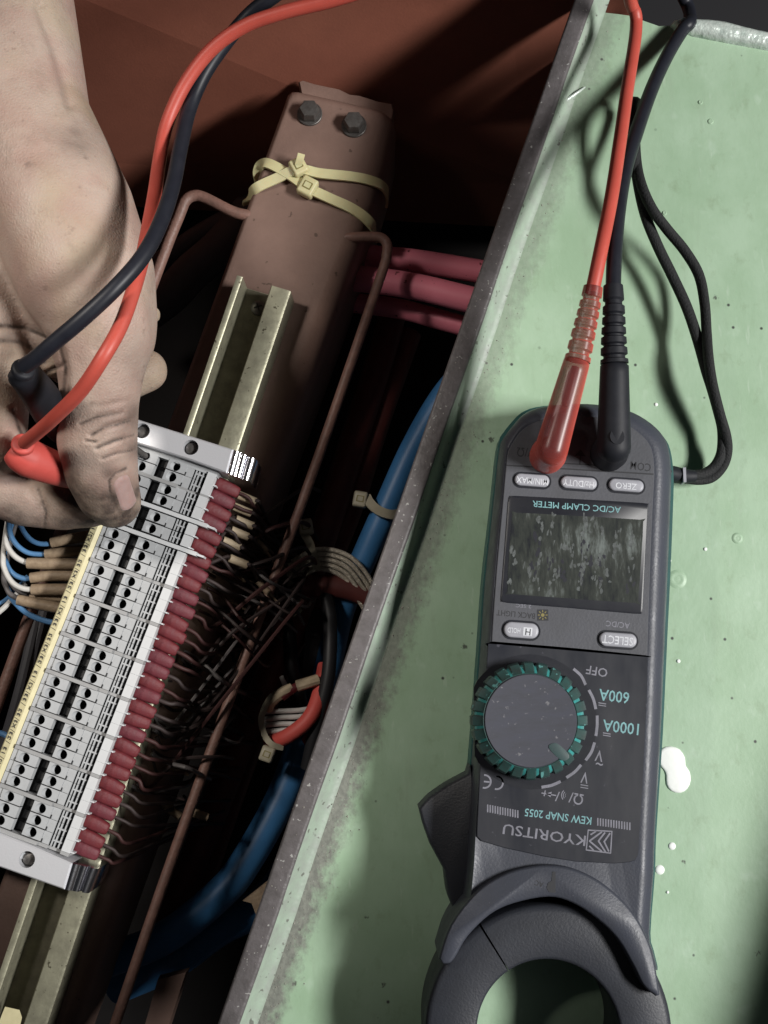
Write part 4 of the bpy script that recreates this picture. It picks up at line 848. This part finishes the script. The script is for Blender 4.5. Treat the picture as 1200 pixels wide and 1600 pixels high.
# case between guard and dark panel continues under the guard
tr = [(735, 1195), (731, 1209), (697, 1227), (670, 1246), (654, 1263), (661, 1290), (671, 1318), (684, 1342), (694, 1360), (699, 1399), (715, 1440), (745, 1400), (745, 1250)]
g = G(); g.prism(poly(tr, 22), [(0, 7), (0, 20.5), (.4, 21.6), (1.2, 22)]); part('trigger', g, 'jaw_dark', meter, 50)

# strap
g = G(); st_ = thing('wrist_strap', 'black cord wrist strap looped beside the meter on the green panel', 'strap', P(1060, 740, 0))
g.tube(PP([(1040, 738, 13), (1052, 741, 11), (1068, 744, 9), (1085, 744, 8)]), [2.6, 3.0, 2.8, 2.2], 12, 5); part('connector', g, 'black_plug', st_, 60)
g = G(); g.tube(PP([(1075, 743, 8), (1098, 741, 7), (1114, 732, 7), (1124, 718, 8), (1129, 700, 9), (1129, 670, 10), (1122, 640, 11), (1112, 605, 12), (1104, 580, 12), (1090, 530, 11), (1073, 480, 11), (1050, 430, 11), (1028, 385, 12), (1008, 335, 13), (996, 280, 15), (989, 225, 16), (987, 180, 15), (991, 158, 12), (996, 165, 9), (993, 200, 10), (994, 245, 14), (1001, 285, 17), (1018, 325, 17), (1042, 358, 15), (1070, 392, 13), (1092, 430, 12), (1101, 475, 12), (1104, 520, 13), (1107, 560, 15), (1113, 600, 15), (1124, 645, 13), (1134, 680, 11), (1136, 705, 9), (1129, 728, 7), (1112, 746, 6), (1092, 750, 6), (1072, 748, 7)]), 1.95, 10, 6, flat=.75); part('cord', g, 'strap_black', st_, 60)
g = G(); g.box(P(1067, 744, 10.8), (.5, 0, 0), (0, 2.6, 0), (0, 0, 2.6)); part('band', g, 'button_grey', st_, 0)

# ------------------------------------------------------------------ test leads (meter end, cable, probe end in the hand)
def lead(name, label, plug, boot, cab, handle, rc, m_c, m_p, m_h, clear):
    t = thing(name, label, 'test lead', P(*plug[0]))
    # plug: rounded body lying over the socket plus a collar going down into it
    a, b2 = P(*plug[0]), P(*plug[1]); n_ = 10; d = (b2-a)
    pts = [a+d.normalized()*(-.9*plug[2])*math.sin(math.pi/2*(1-k/5)) for k in range(6)]; rs = [plug[2]*max(.12, math.cos(math.pi/2*(1-k/5))) for k in range(6)]
    for k in range(1, n_+1): pts.append(a+d*(k/n_)); rs.append(plug[2]*(1-k/n_)+plug[3]*(k/n_))
    pts.append(b2+d.normalized()*.8); rs.append(plug[3]*.8)
    g = G(); g.sweep(pts, rs, 20); pb = part('plug', g, m_p, t, 60)
    g = G(); r = plug[2]; g.lathe((a.x, a.y, 36.2), [(r*1.08, 0), (r*1.1, 4), (r*.98, 6.5), (r*.9, a.z-36.2)], 24); part('collar', g, m_p, pb, 50)
    if clear:
        g = G(); q0, q1 = a+d*.02+Vector((.6, 0, 0)), a+d*.42; g.sweep([q0, q0.lerp(q1, .2), q0.lerp(q1, .8), q1], [1.6, 2.6, 2.5, 1.8], 12); part('contact', g, 'plug_core', pb, 50)
        g = G(); q0, q1 = a+d*.5+Vector((.4, 0, 0)), a+d*.95; g.sweep([q0, q0.lerp(q1, .2), q0.lerp(q1, .8), q1], [1.2, 1.9, 1.8, 1.2], 12); part('contact', g, 'plug_core', pb, 50)
    else:
        g = G(); e1 = d.normalized(); u_ = Vector((-e1.y, e1.x, 0)); c_ = a+d*.10+Vector((0, 0, plug[2]*.93)); g.prism([c_+u_*(2.6*math.cos(k*.5236))+e1*(3.0*math.sin(k*.5236)) for k in range(12)], [(0, c_.z-.6), (.3, c_.z+.16)]); part('grip_mark', g, m_p, pb, 60)
    # ribbed strain relief
    q = [P(*v) for v in boot[0]]; pts, _ = spline(q, 1, 18); rs = []
    for i in range(len(pts)):
        u = i/(len(pts)-1); base = boot[1]*(1-u)+boot[2]*u; ph = (u*7.5) % 1
        rs.append(base*(1.0 if (ph < .68 or u > .9 or u < .03) else .80))
    g = G(); g.sweep(pts, rs, 16); part('strain_relief', g, m_p, t, 40)
    g = G(); g.tube(PP(cab), rc, 12, 10); part('cable', g, m_c, t, 60)
    hp = [P(*v[:3]) for v in handle[0]]; hr = [v[3] for v in handle[0]]
    g = G(); g.tube(hp, hr, 18, 6); h_ = part('probe_handle', g, m_h, t, 60)
    for pt, ax, R in handle[1]:
        g = G(); c_ = P(*pt); dv = Vector(ax).normalized(); g.sweep([c_-dv*1.2, c_, c_+dv*.5, c_+dv*.9], [R, R, R*.96, R*.8], 18); part('cable_entry', g, m_h, h_, 50)
    return t
red = lead('red_test_lead', 'red test lead from translucent plug on the meter to the lower angled probe', ((861, 704, 46, 0)[:3], (901, 566, 49), 5.4, 4.3), ([(902, 564, 49), (912, 520, 50), (921, 480, 51), (927, 448, 52)], 4.3, 3.1),
    [(925, 458, 52), (938, 395, 52), (955, 310, 46), (968, 225, 38), (980, 140, 28), (991, 70, 19), (994, 40, 16), (993, 22, 17), (986, 5, 20), (965, -60, 40), (860, -150, 70), (690, -80, 72), (590, -25, 66), (520, 0, 62), (440, 20, 58), (380, 42, 54), (330, 78, 50), (290, 130, 46), (262, 190, 43), (250, 245, 44), (242, 300, 48), (232, 355, 53), (222, 405, 57), (208, 455, 62), (188, 510, 66), (160, 560, 68), (125, 612, 60), (85, 652, 48), (58, 676, 35), (38, 692, 24)],
    ([(18, 700, 14, 4.2), (28, 707, 13, 6.0), (45, 716, 10, 6.9), (70, 726, 5, 6.5), (95, 735, -1, 6.0), (125, 746, -9, 5.0), (150, 760, -15, 3.8)], [((36, 694, 20), (.35, .25, .9), 4.0)]),
    2.35, 'red_rubber', 'red_clear', 'red_solid', True)
black = lead('black_test_lead', 'black test lead from black plug on the meter to the upper angled probe', ((959, 700, 46), (960, 572, 49), 5.5, 4.6), ([(960, 568, 49), (959, 530, 50), (959, 490, 51), (958, 447, 51)], 4.6, 3.2),
    [(958, 458, 51), (960, 400, 48), (966, 330, 42), (977, 265, 34), (995, 205, 26), (1018, 140, 16), (1042, 88, 9), (1066, 48, 5.5), (1076, 38, 5), (1079, 34, 0), (1079, 30, -8), (1070, 0, -14), (1020, -80, 10), (860, -170, 50), (640, -120, 60), (500, -55, 56), (430, -8, 52), (388, 25, 47), (350, 70, 44), (318, 118, 42), (296, 170, 42), (282, 230, 48), (270, 290, 56), (250, 350, 64), (222, 402, 70), (180, 450, 73), (130, 497, 72), (85, 535, 68), (58, 558, 64), (38, 572, 60)],
    ([(26, 574, 50, 4.2), (36, 583, 48, 5.4), (48, 598, 42, 5.6), (66, 622, 30, 6.2), (80, 648, 15, 6.0), (100, 680, 0, 4.0), (140, 690, -16, 2.2)], [((37, 577, 55), (.5, .3, .8), 3.8)]),
    2.55, 'black_rubber', 'black_plug', 'black_plug', False)
g = G(); g.sweep(PP([(140, 690, -16), (200, 695, -30), (214, 703, -34), (227, 712, -39), (229, 714, -43)]), [1.9, 1.6, 1.3, 1.2, .8], 12); part('probe_tip', g, 'bolt_steel', black, 50)

# ------------------------------------------------------------------ the hand, one continuous surface
def cone_sdf(X, a, b2, ra_, rb_):
    ba = b2-a; l2 = max(float(ba.dot(ba)), 1e-6)
    PA = X-np.array(a); t = np.clip((PA@np.array(ba))/l2, 0, 1)
    return np.linalg.norm(PA-t[..., None]*np.array(ba), axis=-1)-(ra_+(rb_-ra_)*t)
def smin(a, b2, k):
    h_ = np.clip(.5+.5*(b2-a)/k, 0, 1); return b2*(1-h_)+a*h_-k*h_*(1-h_)
HB = [  # px, py, z, radius px  (chains), blend mm
    ([(-60, -230, 14, 120), (0, -30, 16, 108), (28, 190, 20, 112), (98, 335, 26, 112), (134, 430, 27, 106), (160, 500, 26, 84)], 9),
    ([(-120, 60, 5, 140), (-110, 300, 5, 150), (-70, 470, 8, 110)], 10),
    ([(160, 490, 26, 84), (158, 570, 21, 68), (156, 630, 16, 60), (152, 688, 8, 62), (158, 735, 0, 57), (168, 768, -7, 50), (178, 783, -11, 43)], 6),
    ([(100, 480, 10, 70), (85, 560, 8, 32)], 6),
    ([(-60, 480, 16, 90), (-30, 560, 18, 70), (-14, 630, 10, 58), (-16, 690, 0, 56)], 7),
]
IDX = ([(-40, 730, -14, 62), (40, 768, -20, 55), (100, 779, -24, 50), (140, 782, -27, 43)], 5)
MID = ([(110, 560, -20, 44), (170, 600, -26, 38), (228, 579, -28, 34)], 5)
RNG = ([(180, 480, -22, 30), (238, 492, -26, 15)], 5)
FOR = ([(60, -160, -30, 70), (82, 40, -34, 50), (60, 170, -30, 40)], 5)
def chain(X, ch):
    d = None; pts, kk = ch
    for (x0, y0, z0, r0), (x1, y1, z1_, r1) in zip(pts[:-1], pts[1:]):
        e_ = cone_sdf(X, P(x0, y0, z0), P(x1, y1, z1_), r0/SC(z0, y0), r1/SC(z1_, y1)); d = e_ if d is None else np.minimum(d, e_)
    return d
hs = 1.25
lo = np.array([P(-110, 0, 20).x, P(0, 850, -20).y, -46.0]); hi = np.array([P(280, 0, 0).x, P(0, -70, 20).y, 56.0])
dims = np.ceil((hi-lo)/hs).astype(int)
ax = [lo[i]+hs*np.arange(dims[i]) for i in range(3)]
X = np.stack(np.meshgrid(*ax, indexing='ij'), -1)
D = chain(X, HB[0])
for ch in HB[1:]: D = smin(D, chain(X, ch), ch[1])
D = smin(D, chain(X, IDX), 2.0); D = smin(D, chain(X, MID), 2.5); D = smin(D, chain(X, RNG), 2.5); D = smin(D, chain(X, FOR), 2.5)
D[0] = np.maximum(D[0], .5); D[-1] = .5; D[:, 0] = .5; D[:, -1] = np.maximum(D[:, -1], .5); D[:, :, 0] = np.maximum(D[:, :, 0], .5); D[:, :, -1] = .5
def nets(D):
    s_ = D < 0; n = np.array(D.shape)-1
    acc = np.zeros((*n, 3)); cnt = np.zeros(n)
    cs = [(i, j, k) for i in (0, 1) for j in (0, 1) for k in (0, 1)]
    def sub(A, c_): return A[c_[0]:c_[0]+n[0], c_[1]:c_[1]+n[1], c_[2]:c_[2]+n[2]]
    for c1 in cs:
        for a in range(3):
            if c1[a]: continue
            c2 = list(c1); c2[a] = 1
            A, B = sub(D, c1), sub(D, c2); x = (A < 0) != (B < 0); t = np.where(x, A/np.where(x, A-B, 1), 0)
            for d_ in range(3): acc[..., d_] += np.where(x, c1[d_]+(t if d_ == a else 0), 0)
            cnt += x
    mk = cnt > 0; idx = -np.ones(n, int); idx[mk] = np.arange(mk.sum())
    ii = np.argwhere(mk); V = ii+acc[mk]/cnt[mk][:, None]
    Q = []
    for a in range(3):
        b_, c_ = (a+1) % 3, (a+2) % 3
        A = np.take(D, range(D.shape[a]-1), a) < 0; B = np.take(D, range(1, D.shape[a]), a) < 0
        e_ = np.argwhere(A != B)
        ok = (e_[:, b_] > 0) & (e_[:, c_] > 0) & (e_[:, b_] < n[b_]) & (e_[:, c_] < n[c_]); e_ = e_[ok]
        fl = A[tuple(e_.T)]
        q = []
        for db, dc_ in ((1, 1), (0, 1), (0, 0), (1, 0)):
            f = e_.copy(); f[:, b_] -= db; f[:, c_] -= dc_; q.append(idx[tuple(f.T)])
        q = np.stack(q, 1); q[~fl] = q[~fl][:, ::-1]; Q.append(q)
    return V, np.concatenate(Q)
V, Q = nets(D); V = lo+V*hs
# relax the net a little, then press creases and folds into it
def edges(Q): return np.unique(np.sort(np.concatenate([Q[:, [0, 1]], Q[:, [1, 2]], Q[:, [2, 3]], Q[:, [3, 0]]]), 1), axis=0)
E = edges(Q)
def relax(V, n, f=.5):
    for _ in range(n):
        A = np.zeros_like(V); c_ = np.zeros(len(V)); np.add.at(A, E[:, 0], V[E[:, 1]]); np.add.at(A, E[:, 1], V[E[:, 0]]); np.add.at(c_, E[:, 0], 1); np.add.at(c_, E[:, 1], 1)
        V = V+f*(A/c_[:, None]-V)
    return V
V = relax(V, 6)
bmh = bpy.data.meshes.new('h'); bmh.from_pydata(V.tolist(), [], Q.tolist())
md_bm = bmesh.new(); md_bm.from_mesh(bmh); bmesh.ops.subdivide_edges(md_bm, edges=md_bm.edges, cuts=1, use_grid_fill=True, smooth=0); md_bm.to_mesh(bmh); md_bm.free()
V = np.array([v.co[:] for v in bmh.vertices]); NRM = np.array([v.normal[:] for v in bmh.vertices])
E = np.array([e_.vertices[:] for e_ in bmh.edges]); V = relax(V, 3)
px = unP(V)
def dist_poly(px, pts):
    d = np.full(len(px), 1e9)
    for a, b2 in zip(pts[:-1], pts[1:]):
        a, b2 = np.array(a, float), np.array(b2, float); ba = b2-a; t = np.clip(((px-a)@ba)/(ba@ba), 0, 1); d = np.minimum(d, np.linalg.norm(px-a-t[:, None]*ba, axis=1))
    return d
CR = [([(188, 806), (179, 790), (172, 768), (171, 750), (180, 739), (196, 732)], .55, 4), ([(143, 680), (163, 668), (202, 658)], .95, 4), ([(152, 700), (177, 689), (208, 680)], .8, 3.5), ([(126, 662), (150, 652), (190, 645)], .5, 3.5), ([(160, 716), (182, 708), (206, 704)], .55, 3),
      ([(136, 688), (150, 690)], .5, 3), ([(120, 640), (160, 634), (205, 625)], .3, 4),
      ([(-10, 532), (30, 534), (56, 548), (70, 566)], 1.1, 6), ([(-10, 508), (40, 512), (80, 530)], .6, 6), ([(95, 545), (103, 575), (100, 610)], .9, 5), ([(60, 590), (80, 578), (98, 570)], .7, 4),
      ([(150, 545), (172, 510), (190, 480)], .45, 6), ([(180, 520), (196, 490), (205, 470)], .4, 5), ([(215, 430), (232, 470), (240, 500)], .4, 5),
      ([(62, 10), (85, 70), (104, 130), (112, 160)], 1.4, 9), ([(20, 120), (60, 150), (90, 200)], .35, 12), ([(0, 250), (60, 240), (110, 260)], .3, 14), ([(10, 740), (40, 752), (60, 790)], .4, 6), ([(60, 765), (72, 800), (70, 825)], .5, 5), ([(20, 640), (30, 670), (40, 690)], .5, 5)]
up = np.clip(NRM[:, 2]*1.6, 0, 1)*(V[:, 2] > -34)
for pts, dep, wd in CR:
    d = dist_poly(px, pts); V -= NRM*(dep*up*(np.exp(-(d/wd)**2)-.18*np.exp(-((d-2.2*wd)/(1.4*wd))**2)))[:, None]
# tendon and bone swell on the back, knuckle
for (x, y, r, a) in ((60, 420, 45, .4), (200, 400, 30, .4), (150, 590, 35, .4), (40, 330, 60, .5), (100, 180, 50, -.6), (152, 690, 34, .5), (-10, 460, 40, .8)):
    V += NRM*(a*up*np.exp(-((px[:, 0]-x)**2+(px[:, 1]-y)**2)/(r*r)))[:, None]
px = unP(V)
grime = np.zeros(len(V))
for (x, y, r, a) in ((172, 808, 40, 1.2), (130, 795, 38, 1.0), (105, 760, 26, .8), (200, 770, 20, .5), (20, 810, 40, .5), (218, 770, 14, .8), (170, 740, 14, .4), (150, 812, 40, .8), (205, 800, 20, .7), (110, 810, 40, .65), (60, 800, 50, .4), (95, 730, 22, .5), (205, 650, 25, .45), (212, 700, 16, .5), (170, 640, 30, .25), (60, 545, 30, .35), (225, 575, 40, .15), (105, 640, 16, .5), (120, 220, 30, .35)):
    grime = np.maximum(grime, a*np.exp(-((px[:, 0]-x)**2+(px[:, 1]-y)**2)/(r*r)))
for pts, dep, wd in CR:
    if dep >= .5 and pts[0][1] > 400: grime = np.maximum(grime, .75*np.exp(-(dist_poly(px, pts)/(wd*.6))**2))
hb = P(80, 450, -30)
me = bpy.data.meshes.new('person'); me.from_pydata(((V-np.array(hb))*MM).tolist(), [], [tuple(p.vertices) for p in bmh.polygons]); bpy.data.meshes.remove(bmh)
me.materials.append(MAT['skin']); me.polygons.foreach_set('use_smooth', [True]*len(me.polygons))
at = me.attributes.new('grime', 'FLOAT', 'POINT'); grime = np.clip(grime*1.6, 0, 1); at.data.foreach_set('value', grime.astype(np.float32)); me.update()
hand = bpy.data.objects.new('person', me); C.objects.link(hand); hand.location = hb*MM; BASE[hand.name] = hb
hand['label'] = 'bare hand reaching in from the upper left, thumb and fingers pinching two test probes'; hand['category'] = 'person'
# thumbnail laid on the hand's surface
bvh = BVHTree.FromPolygons([tuple(v) for v in V], [tuple(p.vertices) for p in me.polygons]); eye = Vector((0, 0, H))
cn = [(173, 752), (199, 735), (217, 788), (191, 805)]; nu, nv = 9, 11; gridp = []
g = G()
for j in range(nv+1):
    for i in range(nu+1):
        u, v_ = i/nu, j/nv; inw = .06*(2*abs(u-.5))**4
        v2 = v_*(1-2*inw)+inw if False else v_
        x = (cn[0][0]*(1-u)+cn[1][0]*u)*(1-v2)+(cn[3][0]*(1-u)+cn[2][0]*u)*v2; y = (cn[0][1]*(1-u)+cn[1][1]*u)*(1-v2)+(cn[3][1]*(1-u)+cn[2][1]*u)*v2
        k = 4*(u-.5)**2; x += (cn[3][0]-cn[0][0])*(.13*k*(1-v2)-.14*k*v2); y += (cn[3][1]-cn[0][1])*(.10*k*(1-v2)-.13*k*v2)
        d = (P(x, y, 0)-eye).normalized(); hit, nr, _, _ = bvh.ray_cast(eye, d)
        if hit is None: hit, nr = P(x, y, -8), Vector((0, 0, 1))
        if nr.z < 0: nr = -nr
        edge = min(u, 1-u, v_, 1-v_); gridp.append((hit+nr*(-.25 if edge == 0 else .42), nr))
g.add([p for p, _ in gridp], [(j*(nu+1)+i, j*(nu+1)+i+1, (j+1)*(nu+1)+i+1, (j+1)*(nu+1)+i) for j in range(nv) for i in range(nu)])
part('fingernail', g, 'nail', hand, 80)
